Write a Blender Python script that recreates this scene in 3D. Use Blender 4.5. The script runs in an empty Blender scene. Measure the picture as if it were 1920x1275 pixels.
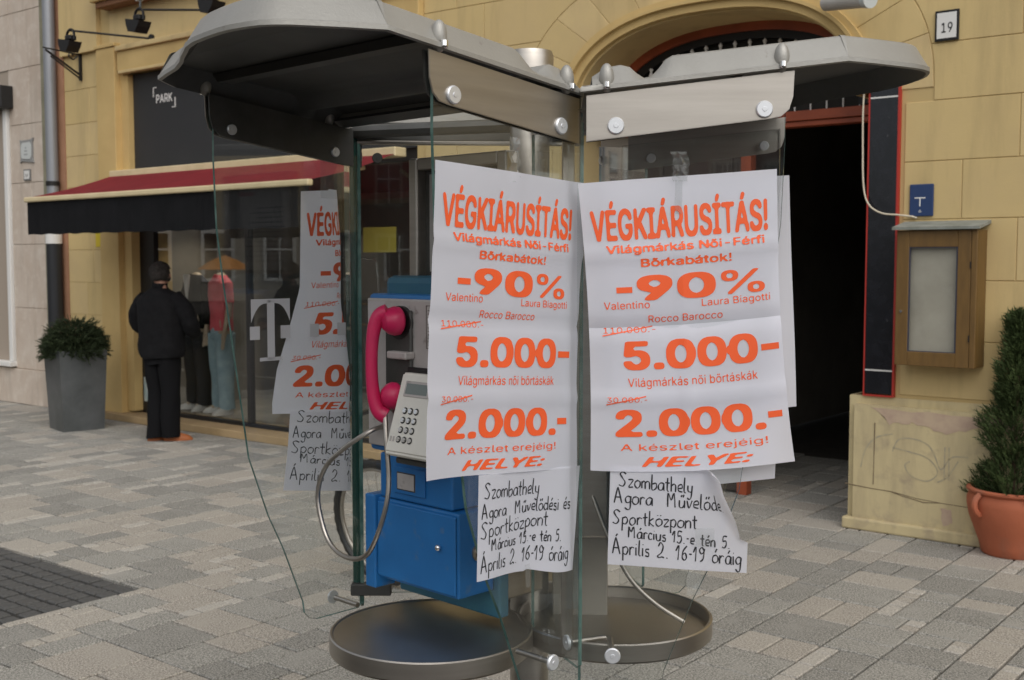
import bpy, bmesh, math, random
from mathutils import Vector, Matrix, noise
random.seed(7)
R_ = math.radians
sc = bpy.context.scene
COL = sc.collection

# ------------------------------------------------------------------ camera
cam_d = bpy.data.cameras.new("camera"); cam = bpy.data.objects.new("camera", cam_d); COL.objects.link(cam)
sc.camera = cam
cam.location = (0, 0, 1.70); cam.rotation_euler = (R_(90 - 3.92), 0, 0)
cam_d.sensor_width = 36; cam_d.lens = 36 * 2150 / 1920.0; cam_d.clip_start = .05; cam_d.clip_end = 400
cam_d.dof.use_dof = True; cam_d.dof.focus_distance = 2.5; cam_d.dof.aperture_fstop = 9.0
# ------------------------------------------------------------------ overcast daylight
w = bpy.data.worlds.new("World"); sc.world = w; w.use_nodes = True
nt = w.node_tree; nt.nodes.clear()
sky = nt.nodes.new("ShaderNodeTexSky"); sky.sky_type = 'NISHITA'; sky.sun_disc = False
sky.sun_elevation = R_(46); sky.sun_rotation = R_(160); sky.dust_density = 3; sky.air_density = 1.0
hs = nt.nodes.new("ShaderNodeHueSaturation"); hs.inputs['Saturation'].default_value = .30
bg = nt.nodes.new("ShaderNodeBackground"); bg.inputs['Strength'].default_value = .125
wo = nt.nodes.new("ShaderNodeOutputWorld")
nt.links.new(sky.outputs[0], hs.inputs['Color']); nt.links.new(hs.outputs[0], bg.inputs[0]); nt.links.new(bg.outputs[0], wo.inputs[0])
sun_d = bpy.data.lights.new("sun", 'SUN'); sun_d.energy = 1.35; sun_d.angle = R_(110); sun_d.color = (1, .97, .93)
sun = bpy.data.objects.new("sun", sun_d); COL.objects.link(sun)
_el, _az = R_(46), R_(160)
sun.rotation_euler = Vector((math.sin(_az) * math.cos(_el), math.cos(_az) * math.cos(_el), math.sin(_el))).to_track_quat('Z', 'Y').to_euler()
sc.view_settings.view_transform = 'Standard'; sc.view_settings.look = 'None'
sc.view_settings.gamma = 1; sc.view_settings.use_curve_mapping = False
sc.view_settings.exposure = 0.21
sc.render.engine = 'CYCLES'
sc.cycles.use_denoising = True
sc.cycles.max_bounces = 12; sc.cycles.transparent_max_bounces = 24

# ------------------------------------------------------------------ helpers
MATS = {}
def mat(name, col, rough=.6, metal=0., col2=None, scale=6., detail=6., bump=0., bscale=None, mixr=(.35, .65), spec=.5, grime=None,
        col3=None, scale3=1.5, mix3=(.5, .7), stretch=None, rvar=0.):
    if name in MATS: return MATS[name]
    m = bpy.data.materials.new(name); m.use_nodes = True; MATS[name] = m
    n = m.node_tree; b = n.nodes['Principled BSDF']
    b.inputs['Roughness'].default_value = rough; b.inputs['Metallic'].default_value = metal
    b.inputs['Specular IOR Level'].default_value = spec
    b.inputs['Base Color'].default_value = (*col, 1)
    if not (col2 or bump or col3 or rvar): return m
    tc = n.nodes.new('ShaderNodeTexCoord'); src = tc.outputs['Object']
    if stretch:
        mp = n.nodes.new('ShaderNodeMapping'); mp.inputs['Scale'].default_value = stretch
        n.links.new(src, mp.inputs[0]); src = mp.outputs[0]
    def nz(s, d=6.):
        t = n.nodes.new('ShaderNodeTexNoise'); t.inputs['Scale'].default_value = s; t.inputs['Detail'].default_value = d
        t.inputs['Roughness'].default_value = .6
        n.links.new(src, t.inputs['Vector']); return t.outputs[0]
    def ramp(o, a, c):
        r = n.nodes.new('ShaderNodeMapRange'); r.inputs[1].default_value = a; r.inputs[2].default_value = c
        n.links.new(o, r.inputs[0]); return r.outputs[0]
    cur = None
    if col2:
        mx = n.nodes.new('ShaderNodeMix'); mx.data_type = 'RGBA'
        mx.inputs[6].default_value = (*col, 1); mx.inputs[7].default_value = (*col2, 1)
        n.links.new(ramp(nz(scale, detail), *mixr), mx.inputs[0]); cur = mx.outputs[2]
    if col3:
        mx = n.nodes.new('ShaderNodeMix'); mx.data_type = 'RGBA'
        if cur: n.links.new(cur, mx.inputs[6])
        else: mx.inputs[6].default_value = (*col, 1)
        mx.inputs[7].default_value = (*col3, 1)
        n.links.new(ramp(nz(scale3, 8), *mix3), mx.inputs[0]); cur = mx.outputs[2]
    if grime:
        mp = n.nodes.new('ShaderNodeMapping'); mp.inputs['Scale'].default_value = (3.2, 3.2, .45); n.links.new(tc.outputs['Object'], mp.inputs[0])
        t = n.nodes.new('ShaderNodeTexNoise'); t.inputs['Scale'].default_value = 1.6; t.inputs['Detail'].default_value = 9; t.inputs['Roughness'].default_value = .65
        n.links.new(mp.outputs[0], t.inputs['Vector'])
        mx = n.nodes.new('ShaderNodeMix'); mx.data_type = 'RGBA'; mx.inputs[7].default_value = (*grime, 1)
        n.links.new(cur, mx.inputs[6]); n.links.new(ramp(t.outputs[0], .50, .82), mx.inputs[0]); cur = mx.outputs[2]
    if cur: n.links.new(cur, b.inputs['Base Color'])
    if rvar:
        r = n.nodes.new('ShaderNodeMapRange'); r.inputs[3].default_value = max(0.02, rough - rvar); r.inputs[4].default_value = rough + rvar
        n.links.new(nz(scale * .7), r.inputs[0]); n.links.new(r.outputs[0], b.inputs['Roughness'])
    if bump:
        bp = n.nodes.new('ShaderNodeBump'); bp.inputs['Strength'].default_value = 1; bp.inputs['Distance'].default_value = bump
        n.links.new(nz(bscale or scale, 4), bp.inputs['Height']); n.links.new(bp.outputs[0], b.inputs['Normal'])
    return m

def glassmat(name, tint=(.90, .95, .93), ior=1.5, haze=0.0):
    m = bpy.data.materials.new(name); m.use_nodes = True; n = m.node_tree; n.nodes.clear()
    o = n.nodes.new('ShaderNodeOutputMaterial'); t = n.nodes.new('ShaderNodeBsdfTransparent'); g = n.nodes.new('ShaderNodeBsdfGlossy')
    t.inputs[0].default_value = (*tint, 1); g.inputs['Roughness'].default_value = 0.0; g.inputs[0].default_value = (1, 1, 1, 1)
    f = n.nodes.new('ShaderNodeFresnel')
    ge = n.nodes.new('ShaderNodeNewGeometry'); mr = n.nodes.new('ShaderNodeMapRange'); mr.inputs[3].default_value = ior; mr.inputs[4].default_value = 1 / ior
    n.links.new(ge.outputs['Backfacing'], mr.inputs[0]); n.links.new(mr.outputs[0], f.inputs[0])
    mx = n.nodes.new('ShaderNodeMixShader'); n.links.new(f.outputs[0], mx.inputs[0]); n.links.new(t.outputs[0], mx.inputs[1]); n.links.new(g.outputs[0], mx.inputs[2])
    last = mx.outputs[0]
    if haze:
        d = n.nodes.new('ShaderNodeBsdfDiffuse'); d.inputs[0].default_value = (.6, .62, .6, 1)
        tc = n.nodes.new('ShaderNodeTexCoord'); z = n.nodes.new('ShaderNodeTexNoise'); z.inputs['Scale'].default_value = 4; z.inputs['Detail'].default_value = 8
        n.links.new(tc.outputs['Object'], z.inputs['Vector'])
        r = n.nodes.new('ShaderNodeMapRange'); r.inputs[1].default_value = .35; r.inputs[2].default_value = .75; r.inputs[3].default_value = haze * .3; r.inputs[4].default_value = haze * 1.6
        n.links.new(z.outputs[0], r.inputs[0])
        m2 = n.nodes.new('ShaderNodeMixShader'); n.links.new(r.outputs[0], m2.inputs[0]); n.links.new(last, m2.inputs[1]); n.links.new(d.outputs[0], m2.inputs[2]); last = m2.outputs[0]
    n.links.new(last, o.inputs[0]); MATS[name] = m
    return m

FR = {}   # world matrix of every root
def reg(o, M): FR[o.name] = M
def root(name, label, cat, M=None, group=None, kind=None):
    o = bpy.data.objects.new(name, None); COL.objects.link(o); o.empty_display_size = .2
    M = M or Matrix.Identity(4)
    o.matrix_world = M
    FR[o.name] = M.copy()
    if label: o['label'] = label
    if cat: o['category'] = cat
    if group: o['group'] = group
    if kind: o['kind'] = kind
    return o
def T(x, y, z=0): return Matrix.Translation((x, y, z))

def obj(name, bm, m, parent=None, frame=None, smooth=False, label=None, kind=None, cat=None, group=None, keep=False):
    """bm authored in `frame` coordinates (default world); stored local to its parent"""
    if frame is not None:
        bm.transform(frame)
        if frame.determinant() < 0: bmesh.ops.reverse_faces(bm, faces=bm.faces[:])
    base = FR[parent.name] if parent is not None else None
    me = bpy.data.meshes.new(name)
    o = bpy.data.objects.new(name, me); COL.objects.link(o)
    if base is not None:
        bm.transform(base.inverted()); o.parent = parent; FR[o.name] = base
    else:
        c = Vector((0, 0, 0))
        if bm.verts and not keep:
            xs = [v.co for v in bm.verts]
            c = Vector(((min(v.x for v in xs) + max(v.x for v in xs)) / 2, (min(v.y for v in xs) + max(v.y for v in xs)) / 2, min(v.z for v in xs)))
        bm.transform(Matrix.Translation(-c)); o.location = c; FR[o.name] = Matrix.Translation(c)
    bm.to_mesh(me); bm.free()
    for mm in (m if isinstance(m, (list, tuple)) else [m]): me.materials.append(mm)
    if smooth:
        for p in me.polygons: p.use_smooth = True
        try: me.set_sharp_from_angle(angle=R_(35))
        except Exception: pass
    if label: o['label'] = label
    if kind: o['kind'] = kind
    if cat: o['category'] = cat
    if group: o['group'] = group
    return o

def BM(): return bmesh.new()
def box(bm, x0, x1, y0, y1, z0, z1, bev=0, mi=0):
    vs = [bm.verts.new(p) for p in ((x0, y0, z0), (x1, y0, z0), (x1, y1, z0), (x0, y1, z0), (x0, y0, z1), (x1, y0, z1), (x1, y1, z1), (x0, y1, z1))]
    fs = [bm.faces.new([vs[i] for i in f]) for f in ((3, 2, 1, 0), (4, 5, 6, 7), (0, 1, 5, 4), (1, 2, 6, 5), (2, 3, 7, 6), (3, 0, 4, 7))]
    for f in fs: f.material_index = mi
    if bev: bmesh.ops.bevel(bm, geom=list({e for f in fs for e in f.edges}), offset=bev, segments=1 if bev < .004 else 2, affect='EDGES', profile=.5)
    return bm
def B1(*a, **k): return box(BM(), *a, **k)
def prism(bm, pts, y0, y1, bev=0, axis='y', mi=0):
    """extrude 2D outline pts (x,z) from y0 to y1 (axis y) or (x,y) from z0..z1 (axis z)"""
    f3 = (lambda p, d: (p[0], d, p[1])) if axis == 'y' else (lambda p, d: (p[0], p[1], d))
    a = [bm.verts.new(f3(p, y0)) for p in pts]; b = [bm.verts.new(f3(p, y1)) for p in pts]
    n = len(pts); fs = [bm.faces.new(a), bm.faces.new(b[::-1])]
    for i in range(n): fs.append(bm.faces.new((a[(i + 1) % n], a[i], b[i], b[(i + 1) % n])))
    for f in fs: f.material_index = mi
    bmesh.ops.recalc_face_normals(bm, faces=fs)
    if bev: bmesh.ops.bevel(bm, geom=list({e for e in fs[0].edges}), offset=bev, segments=1, affect='EDGES')
    return bm
def cyl(bm, p0, p1, r0, r1=None, seg=20, cap=True, mi=0):
    p0, p1 = Vector(p0), Vector(p1); r1 = r0 if r1 is None else r1
    q = (p1 - p0).to_track_quat('Z', 'Y')
    A = [bm.verts.new(p0 + q @ Vector((r0 * math.cos(t), r0 * math.sin(t), 0))) for t in [2 * math.pi * i / seg for i in range(seg)]]
    Bv = [bm.verts.new(p1 + q @ Vector((r1 * math.cos(t), r1 * math.sin(t), 0))) for t in [2 * math.pi * i / seg for i in range(seg)]]
    for i in range(seg):
        f = bm.faces.new((A[i], A[(i + 1) % seg], Bv[(i + 1) % seg], Bv[i])); f.material_index = mi
    if cap: bm.faces.new(A[::-1]).material_index = mi; bm.faces.new(Bv).material_index = mi
    return bm
def lathe(bm, prof, seg=40, c=(0, 0, 0), mi=0):
    rings = []
    for r, z in prof: rings.append([bm.verts.new((c[0] + r * math.cos(2 * math.pi * i / seg), c[1] + r * math.sin(2 * math.pi * i / seg), c[2] + z)) for i in range(seg)])
    for a, b in zip(rings, rings[1:]):
        for i in range(seg): bm.faces.new((a[i], a[(i + 1) % seg], b[(i + 1) % seg], b[i])).material_index = mi
    if prof[0][0] > 1e-5: bm.faces.new(rings[0][::-1]).material_index = mi
    if prof[-1][0] > 1e-5: bm.faces.new(rings[-1]).material_index = mi
    return bm
def crom(P, n=6, closed=False):
    P = [Vector(p) for p in P]; out = []; L = len(P)
    if L < 3: return P
    for i in range(L - 1):
        a, b, c, d = P[max(i - 1, 0)], P[i], P[i + 1], P[min(i + 2, L - 1)]
        for k in range(n):
            t = k / n
            out.append(.5 * ((2 * b) + (-a + c) * t + (2 * a - 5 * b + 4 * c - d) * t * t + (-a + 3 * b - 3 * c + d) * t ** 3))
    out.append(P[-1]); return out
def tube(bm, P, r, seg=10, el=1., cap=True, up=None, mi=0):
    """sweep ellipse (r, r*el) along P; r number or list"""
    P = [Vector(p) for p in P]; n = len(P); rs = r if isinstance(r, (list, tuple)) else [r] * n
    rings = []; ref = Vector(up) if up else Vector((0, 0, 1))
    for i in range(n):
        t = (P[min(i + 1, n - 1)] - P[max(i - 1, 0)]).normalized()
        s = t.cross(ref)
        if s.length < 1e-3: s = t.cross(Vector((0, 1, 0)))
        s.normalize(); u = s.cross(t).normalized(); ref = u if not up else ref
        rings.append([bm.verts.new(P[i] + s * (rs[i] * math.cos(2 * math.pi * k / seg)) + u * (rs[i] * el * math.sin(2 * math.pi * k / seg))) for k in range(seg)])
    fs = []
    for a, b in zip(rings, rings[1:]):
        for k in range(seg): fs.append(bm.faces.new((a[k], a[(k + 1) % seg], b[(k + 1) % seg], b[k])))
    if cap: fs.append(bm.faces.new(rings[0][::-1])); fs.append(bm.faces.new(rings[-1]))
    for f in fs: f.material_index = mi
    bmesh.ops.recalc_face_normals(bm, faces=fs)
    return bm
def ellipsoid(bm, c, r, seg=16, rings=10):
    res = bmesh.ops.create_uvsphere(bm, u_segments=seg, v_segments=rings, radius=1)
    bmesh.ops.transform(bm, matrix=Matrix.Translation(c) @ Matrix.Diagonal((*r, 1)), verts=res['verts'])
    return res['verts']
def basis(x, y, z, o):
    return Matrix(((x[0], y[0], z[0], o[0]), (x[1], y[1], z[1], o[1]), (x[2], y[2], z[2], o[2]), (0, 0, 0, 1)))
def az(a): return Vector((math.sin(R_(a)), math.cos(R_(a)), 0))
_tc = {}
FONT = None
try:
    import os
    _fp = os.path.join(bpy.utils.system_resource('DATAFILES'), 'fonts', 'Inter.woff2')
    if os.path.exists(_fp): FONT = bpy.data.fonts.load(_fp)
except Exception: FONT = None
import numpy as np
def text_bm(s, bold=0., shear=0., res=22):
    """flat print as a bmesh normalised to x 0..1, baseline y 0, cap height 1: glyph outlines are
    turned into a signed distance field and meshed in small cells, so the print can follow creased paper"""
    key = (s, bold, shear, res)
    if key not in _tc:
        cu = bpy.data.curves.new("t", 'FONT'); cu.body = s
        if FONT: cu.font = FONT
        cu.size = 1; cu.resolution_u = 5; cu.fill_mode = 'NONE'
        o = bpy.data.objects.new("t", cu); COL.objects.link(o)
        bpy.context.view_layer.update()
        me = bpy.data.meshes.new_from_object(o.evaluated_get(bpy.context.evaluated_depsgraph_get()))
        bpy.data.objects.remove(o); bpy.data.curves.remove(cu)
        co = np.empty(len(me.vertices) * 3); me.vertices.foreach_get('co', co); co = co.reshape(-1, 3)[:, :2]
        ed = np.empty(len(me.edges) * 2, dtype=int); me.edges.foreach_get('vertices', ed); ed = ed.reshape(-1, 2)
        bpy.data.meshes.remove(me)
        # orient every loop consistently by walking it
        nb_ = {}
        for a, b in ed: nb_.setdefault(a, []).append(b); nb_.setdefault(b, []).append(a)
        seen = set(); segs = []
        for st in sorted(nb_):
            if st in seen: continue
            prev, cur_ = None, st; nxts = [q for q in nb_[st] if q == st + 1] or nb_[st][:1]
            while True:
                seen.add(cur_); nx = nxts[0] if prev is None else [q for q in nb_[cur_] if q != prev]
                nx = nx if prev is None else (nx[0] if nx else st)
                segs.append((cur_, nx)); prev, cur_ = cur_, nx
                if cur_ == st or cur_ in seen: break
        sg = np.array(segs); A = co[sg[:, 0]]; Bq = co[sg[:, 1]]
        h = 1.0 / res
        x0, y0 = co.min(0) - .1; x1, y1 = co.max(0) + .1
        nx = int((x1 - x0) / h) + 2; ny = int((y1 - y0) / h) + 2
        F = np.full((nx, ny), -1.0); ys = y0 + np.arange(ny) * h
        for c0 in range(0, nx, 24):
            xs = x0 + np.arange(c0, min(nx, c0 + 24)) * h
            k = (np.maximum(A[:, 0], Bq[:, 0]) > xs[0] - .25) & (np.minimum(A[:, 0], Bq[:, 0]) < xs[-1] + .25)
            if not k.any(): continue
            a, b = A[k], Bq[k]; X, Yg = np.meshgrid(xs, ys, indexing='ij'); P = np.stack([X.ravel(), Yg.ravel()], 1)
            d = b - a; L2 = (d * d).sum(1) + 1e-12
            t = np.clip(((P[:, None, 0] - a[None, :, 0]) * d[None, :, 0] + (P[:, None, 1] - a[None, :, 1]) * d[None, :, 1]) / L2, 0, 1)
            dist = np.sqrt(((P[:, None, 0] - a[None, :, 0] - t * d[None, :, 0]) ** 2 + (P[:, None, 1] - a[None, :, 1] - t * d[None, :, 1]) ** 2).min(1))
            px = P[:, None, 0] + 1e-7
            up = (a[None, :, 0] <= px) & (b[None, :, 0] > px); dn = (a[None, :, 0] > px) & (b[None, :, 0] <= px)
            yy = a[None, :, 1] + (px - a[None, :, 0]) / np.where(np.abs(d[:, 0]) < 1e-9, 1e-9, d[:, 0])[None, :] * d[None, :, 1]
            wn = ((up & (yy > P[:, None, 1])).sum(1) - (dn & (yy > P[:, None, 1])).sum(1))
            F[c0:c0 + len(xs)] = (np.where(wn != 0, dist, -dist)).reshape(len(xs), ny)
        if bold:
            sx_ = bold / h; G0 = F.copy()
            def sh(A_, dx, dy):
                def one(B_, d_, ax):
                    n0 = int(math.floor(d_)); f_ = d_ - n0
                    return np.roll(B_, n0, ax) * (1 - f_) + np.roll(B_, n0 + 1, ax) * f_
                return one(one(A_, dx, 0), dy, 1)
            for dx in (-sx_, 0, sx_):
                for dy in (-sx_ * .7, 0, sx_ * .7): G0 = np.maximum(G0, sh(F, dx, dy))
            F = G0
        F += .003
        V = []; idx = {}; faces = []
        def pt(i, j): 
            q = (i, j)
            if q not in idx: idx[q] = len(V); V.append((x0 + i * h, y0 + j * h))
            return idx[q]
        def ept(i, j, i2, j2):
            q = (min((i, j), (i2, j2)), max((i, j), (i2, j2)))
            if q not in idx:
                a_, b_ = F[i, j], F[i2, j2]; t_ = a_ / (a_ - b_); idx[q] = len(V); V.append((x0 + (i + (i2 - i) * t_) * h, y0 + (j + (j2 - j) * t_) * h))
            return idx[q]
        ins = F > 0
        any_ = ins[:-1, :-1] | ins[1:, :-1] | ins[:-1, 1:] | ins[1:, 1:]
        for i, j in zip(*np.nonzero(any_)):
            i, j = int(i), int(j)
            cs = [(i, j), (i + 1, j), (i + 1, j + 1), (i, j + 1)]; poly = []
            for k_ in range(4):
                p, q = cs[k_], cs[(k_ + 1) % 4]
                if ins[p]: poly.append(pt(*p))
                if ins[p] != ins[q]: poly.append(ept(*p, *q))
            if len(poly) >= 3: faces.append(poly)
        me = bpy.data.meshes.new('t'); V3 = [(x_ + shear * y_, y_, 0) for x_, y_ in V]
        me.from_pydata(V3, [], faces); _tc[key] = me
    bm = BM(); bm.from_mesh(_tc[key])
    x0 = min(v.co.x for v in bm.verts); x1 = max(v.co.x for v in bm.verts)
    for v in bm.verts: v.co.x = (v.co.x - x0) / (x1 - x0); v.co.y /= .727
    return bm

# ------------------------------------------------------------------ materials
m_under = mat('canopy_underside_shade', (.075, .075, .07), .55, .2, col2=(.055, .055, .05), scale=6)  # shade under the canopies put into a darker colour
m_canopy = mat('cast_silver_paint', (.36, .35, .32), .45, .4, col2=(.31, .30, .272), scale=5, bump=.0006, bscale=160, col3=(.22, .2, .18), scale3=26, mix3=(.66, .78), rvar=.08)
m_steel = mat('brushed_stainless', (.47, .44, .395), .40, 1., col2=(.41, .38, .34), scale=3, rvar=.07, stretch=(1, 1, 14), bump=.00004, bscale=140)
m_steel2 = mat('bolt_metal', (.72, .74, .76), .35, .55)
m_bright = mat('polished_bolt', (.8, .8, .8), .12, 1.)
m_darkmetal = mat('dark_inner_metal', (.10, .10, .095), .5, .6, col2=(.07, .07, .065), scale=8)
m_glass = glassmat('booth_glass', (.975, .985, .981), haze=.013)
m_gedge2 = mat('dark_green_edge', (.02, .07, .055), .15)
m_gedge = mat('glass_edge_green', (.045, .11, .095), .12, 0, col2=(.12, .21, .185), scale=20)
m_shopglass = glassmat('shop_glass', (.93, .94, .93), 1.6)
m_paper = mat('white_paper', (.88, .89, .96), .6, 0, col2=(.84, .85, .925), scale=2.5, bump=.0006, bscale=9)
def translucent(m, k):
    n = m.node_tree; b = n.nodes['Principled BSDF']; o = [x for x in n.nodes if x.type == 'OUTPUT_MATERIAL'][0]
    t = n.nodes.new('ShaderNodeBsdfTranslucent'); t.inputs[0].default_value = (.88, .88, .93, 1); mx = n.nodes.new('ShaderNodeMixShader'); mx.inputs[0].default_value = k
    n.links.new(b.outputs[0], mx.inputs[1]); n.links.new(t.outputs[0], mx.inputs[2]); n.links.new(mx.outputs[0], o.inputs[0])
translucent(m_paper, .48)
m_orange = mat('orange_print', (.83, .11, .022), .6)
m_ink = mat('black_marker', (.015, .015, .02), .5)
m_blue = mat('blue_paint', (.018, .16, .43), .42, .0, col2=(.015, .13, .36), scale=5, col3=(.10, .17, .27), scale3=17, mix3=(.60, .78), bump=.0002, bscale=90)
m_bluegreen = mat('faded_blue_paint', (.03, .12, .19), .5, 0, col2=(.04, .15, .20), scale=10)
m_pink = mat('magenta_plastic', (.56, .014, .09), .42, 0, col2=(.50, .018, .09), scale=8, col3=(.36, .03, .08), scale3=34, mix3=(.60, .74), rvar=.12, bump=.0003, bscale=120)
m_black = mat('black_plastic', (.012, .012, .012), .45)
m_key = mat('silver_panel', (.78, .76, .69), .38, .25, col2=(.70, .68, .61), scale=6, rvar=.06)
m_lcd = mat('lcd', (.16, .19, .18), .25)
m_plate = mat('worn_phone_plate', (.52, .49, .47), .5, .25, col2=(.43, .40, .38), scale=9, col3=(.25, .22, .2), scale3=30, mix3=(.6, .75))
m_yellow = mat('yellow_render', (.63, .475, .22), .85, 0, grime=(.43, .32, .15), col2=(.585, .44, .20), scale=1.3, col3=(.50, .37, .20), scale3=.5, mix3=(.45, .7), bump=.0008, bscale=70)
m_yellow2 = mat('yellow_render_pale', (.65, .495, .235), .85, 0, grime=(.45, .34, .17), col2=(.57, .43, .22), scale=1.8, bump=.0008, bscale=70)
m_mould = mat('yellow_moulding', (.60, .43, .18), .8, 0, col2=(.54, .38, .155), scale=3, bump=.0006, bscale=60)
m_joint = mat('render_joint', (.52, .385, .175), .9)
m_plinth = mat('plinth_render', (.60, .50, .28), .9, 0, grime=(.36, .29, .18), col2=(.54, .45, .26), scale=3.5, col3=(.36, .29, .20), scale3=6, mix3=(.54, .74), bump=.0012, bscale=40)
m_chip = mat('chipped_plaster', (.44, .32, .24), .9, 0, col2=(.52, .40, .28), scale=12)
m_cream = mat('cream_stone', (.58, .50, .42), .85, 0, grime=(.36, .30, .24), col2=(.50, .41, .33), scale=2.2, col3=(.62, .55, .47), scale3=7, mix3=(.5, .7), bump=.001, bscale=30)
m_sill = mat('tan_stone_sill', (.42, .30, .16), .75, 0, col2=(.34, .24, .12), scale=4, bump=.0008, bscale=50)
m_wood = mat('brown_wood', (.165, .09, .022), .5, 0, col2=(.125, .068, .017), scale=6, stretch=(6, 6, 1), bump=.0004, bscale=20)
m_redwood = mat('red_brown_wood', (.33, .07, .025), .5, 0, col2=(.24, .05, .018), scale=6)
m_red = mat('red_trim', (.42, .03, .02), .45)
m_marble = mat('black_marble', (.008, .009, .012), .16, 0, col2=(.014, .015, .02), scale=14, col3=(.07, .07, .075), scale3=22, mix3=(.68, .74))
m_white = mat('white_paint', (.72, .71, .68), .6)
m_dark = mat('dark_interior', (.016, .015, .012), .8)
m_dark2 = mat('dark_interior_wall', (.30, .27, .22), .8, 0, col2=(.22, .20, .165), scale=2)
m_sign = mat('charcoal_sign_board', (.022, .024, .026), .55, 0, col2=(.027, .028, .03), scale=3)
m_awn = mat('red_awning_fabric', (.38, .035, .045), .8, 0, col2=(.32, .03, .04), scale=4, bump=.0008, bscale=60)
m_val = mat('black_valance_fabric', (.009, .010, .012), .9, 0, col2=(.014, .014, .017), scale=5)
m_bar = mat('cream_awning_bar', (.70, .58, .36), .5, 0, col2=(.62, .51, .30), scale=5)
m_terra = mat('terracotta', (.42, .12, .055), .75, 0, col2=(.36, .10, .045), scale=5, col3=(.25, .11, .07), scale3=3, mix3=(.5, .72), bump=.0006, bscale=60)
m_zinc = mat('grey_planter', (.17, .18, .185), .38, .6, col2=(.11, .12, .12), scale=3, rvar=.08)
m_leaf = mat('conifer_green', (.030, .044, .016), .75, 0, col2=(.018, .028, .010), scale=9, spec=.3)
m_leaf2 = mat('thuja_green', (.030, .050, .014), .75, 0, col2=(.060, .088, .026), scale=7, spec=.3)
m_bark = mat('bark', (.08, .05, .03), .9)
m_pipe = mat('grey_downpipe', (.27, .28, .30), .45, .4)
m_pinkpipe = mat('salmon_strip', (.42, .22, .13), .8, 0, col2=(.35, .18, .10), scale=6)
m_iron = mat('black_iron', (.015, .014, .014), .5, .3)
m_cloth = mat('black_cloth', (.006, .006, .007), .95, 0, col2=(.010, .010, .011), scale=20, spec=.2)
m_trous = mat('black_trousers', (.005, .005, .006), .9, spec=.2)
m_skin = mat('skin', (.42, .22, .15), .6)
m_hair = mat('dark_brown_hair', (.012, .009, .007), .9, 0, col2=(.032, .027, .023), scale=60)
m_shoe = mat('orange_brown_shoe', (.34, .10, .025), .6)
m_tape = glassmat('clear_tape', (.93, .94, .94), 1.45, haze=.16)

# ================================================================== facade frame
import math as _m
PSI = R_(38.4)
OX, OY = 2.16947, 7.30462
Rv = Vector((math.cos(PSI), -math.sin(PSI), 0)); Iv = Vector((math.sin(PSI), math.cos(PSI), 0))
MF = basis(Rv, Iv, (0, 0, 1), (OX, OY, 0))          # local x = along facade to the right, y = into the wall, z up
def fw(a, y, z=0): return MF @ Vector((a, y, z))
def to_f(X, Y): v = MF.inverted() @ Vector((X, Y, 0)); return v.x, v.y

# ------------------------------------------------------------------ ground and paving
g = B1(-60, 60, -60, 60, -.6, -.022)
ground = obj('ground', g, mat('paving_joint', (.05, .043, .034), .95, 0, col2=(.03, .026, .021), scale=8, bump=.001, bscale=90), kind='structure', keep=True)
def pave(name, c, c2):
    m = mat(name, c, .85, 0, col2=c2, scale=125, detail=2, mixr=(.43, .57), col3=tuple(x * .8 for x in c), scale3=5, mix3=(.5, .72), bump=.0009, bscale=240)
    return m
PM = [pave('paver_grey', (.405, .39, .35), (.16, .156, .138)), pave('paver_grey_dark', (.355, .342, .308), (.125, .122, .108)),
      pave('paver_beige', (.465, .43, .37), (.25, .23, .20)), pave('paver_pink_beige', (.455, .42, .36), (.215, .195, .17)), pave('paver_light', (.50, .47, .415), (.30, .28, .245))]
def stone_bm(bm, x0, x1, y0, y1, zt, gap=.0055, bev=.0045, mi=0):
    x0 += gap; x1 -= gap; y0 += gap; y1 -= gap
    r0 = [bm.verts.new(p) for p in ((x0, y0, zt - .03), (x1, y0, zt - .03), (x1, y1, zt - .03), (x0, y1, zt - .03))]
    r1 = [bm.verts.new(p) for p in ((x0, y0, zt - bev), (x1, y0, zt - bev), (x1, y1, zt - bev), (x0, y1, zt - bev))]
    b = bev
    r2 = [bm.verts.new(p) for p in ((x0 + b, y0 + b, zt), (x1 - b, y0 + b, zt), (x1 - b, y1 - b, zt), (x0 + b, y1 - b, zt))]
    for A, Bq in ((r0, r1), (r1, r2)):
        for i in range(4): bm.faces.new((A[i], A[(i + 1) % 4], Bq[(i + 1) % 4], Bq[i])).material_index = mi
    bm.faces.new(r2).material_index = mi
    return bm
ac, yc = to_f(-1.9408, 5.8757)         # corner of the dark sett field
stones = []
x = -13.0
rng = random.Random(11)
cells = {}
U = .088
import itertools
X0, Y0 = -13.0, -9.0
NX, NY = 216, 132
occ = [[False] * NY for _ in range(NX)]
# rows run across the street (along y); strips of 2-4 cells
strip_w = []
s = 0
while s < NX:
    wd = rng.choice((3, 3, 4, 3, 2)); strip_w.append((s, min(wd, NX - s))); s += wd
for s0, wd in strip_w:
    y = 0
    while y < NY:
        ln = rng.choice((3, 4, 3, 4, 2, 3)); ln = min(ln, NY - y)
        r = rng.random()
        if wd >= 3 and r < .30:      # narrow light pieces beside a bigger one
            side = rng.random() < .5
            nx = (s0, s0 + 1, s0 + 1, s0 + wd) if side else (s0 + wd - 1, s0 + wd, s0, s0 + wd - 1)
            q = 0
            while q < ln:
                l2 = min(rng.choice((1, 2, 2)), ln - q); stones.append((nx[0], nx[1], y + q, y + q + l2, 1)); q += l2
            stones.append((nx[2], nx[3], y, y + ln, 0))
        elif wd == 4 and r < .48:
            stones.append((s0, s0 + 2, y, y + ln, 0)); stones.append((s0 + 2, s0 + 4, y, y + ln, 0))
        else: stones.append((s0, s0 + wd, y, y + ln, 0))
        y += ln
camv = Vector((0, 0, 0))
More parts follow.
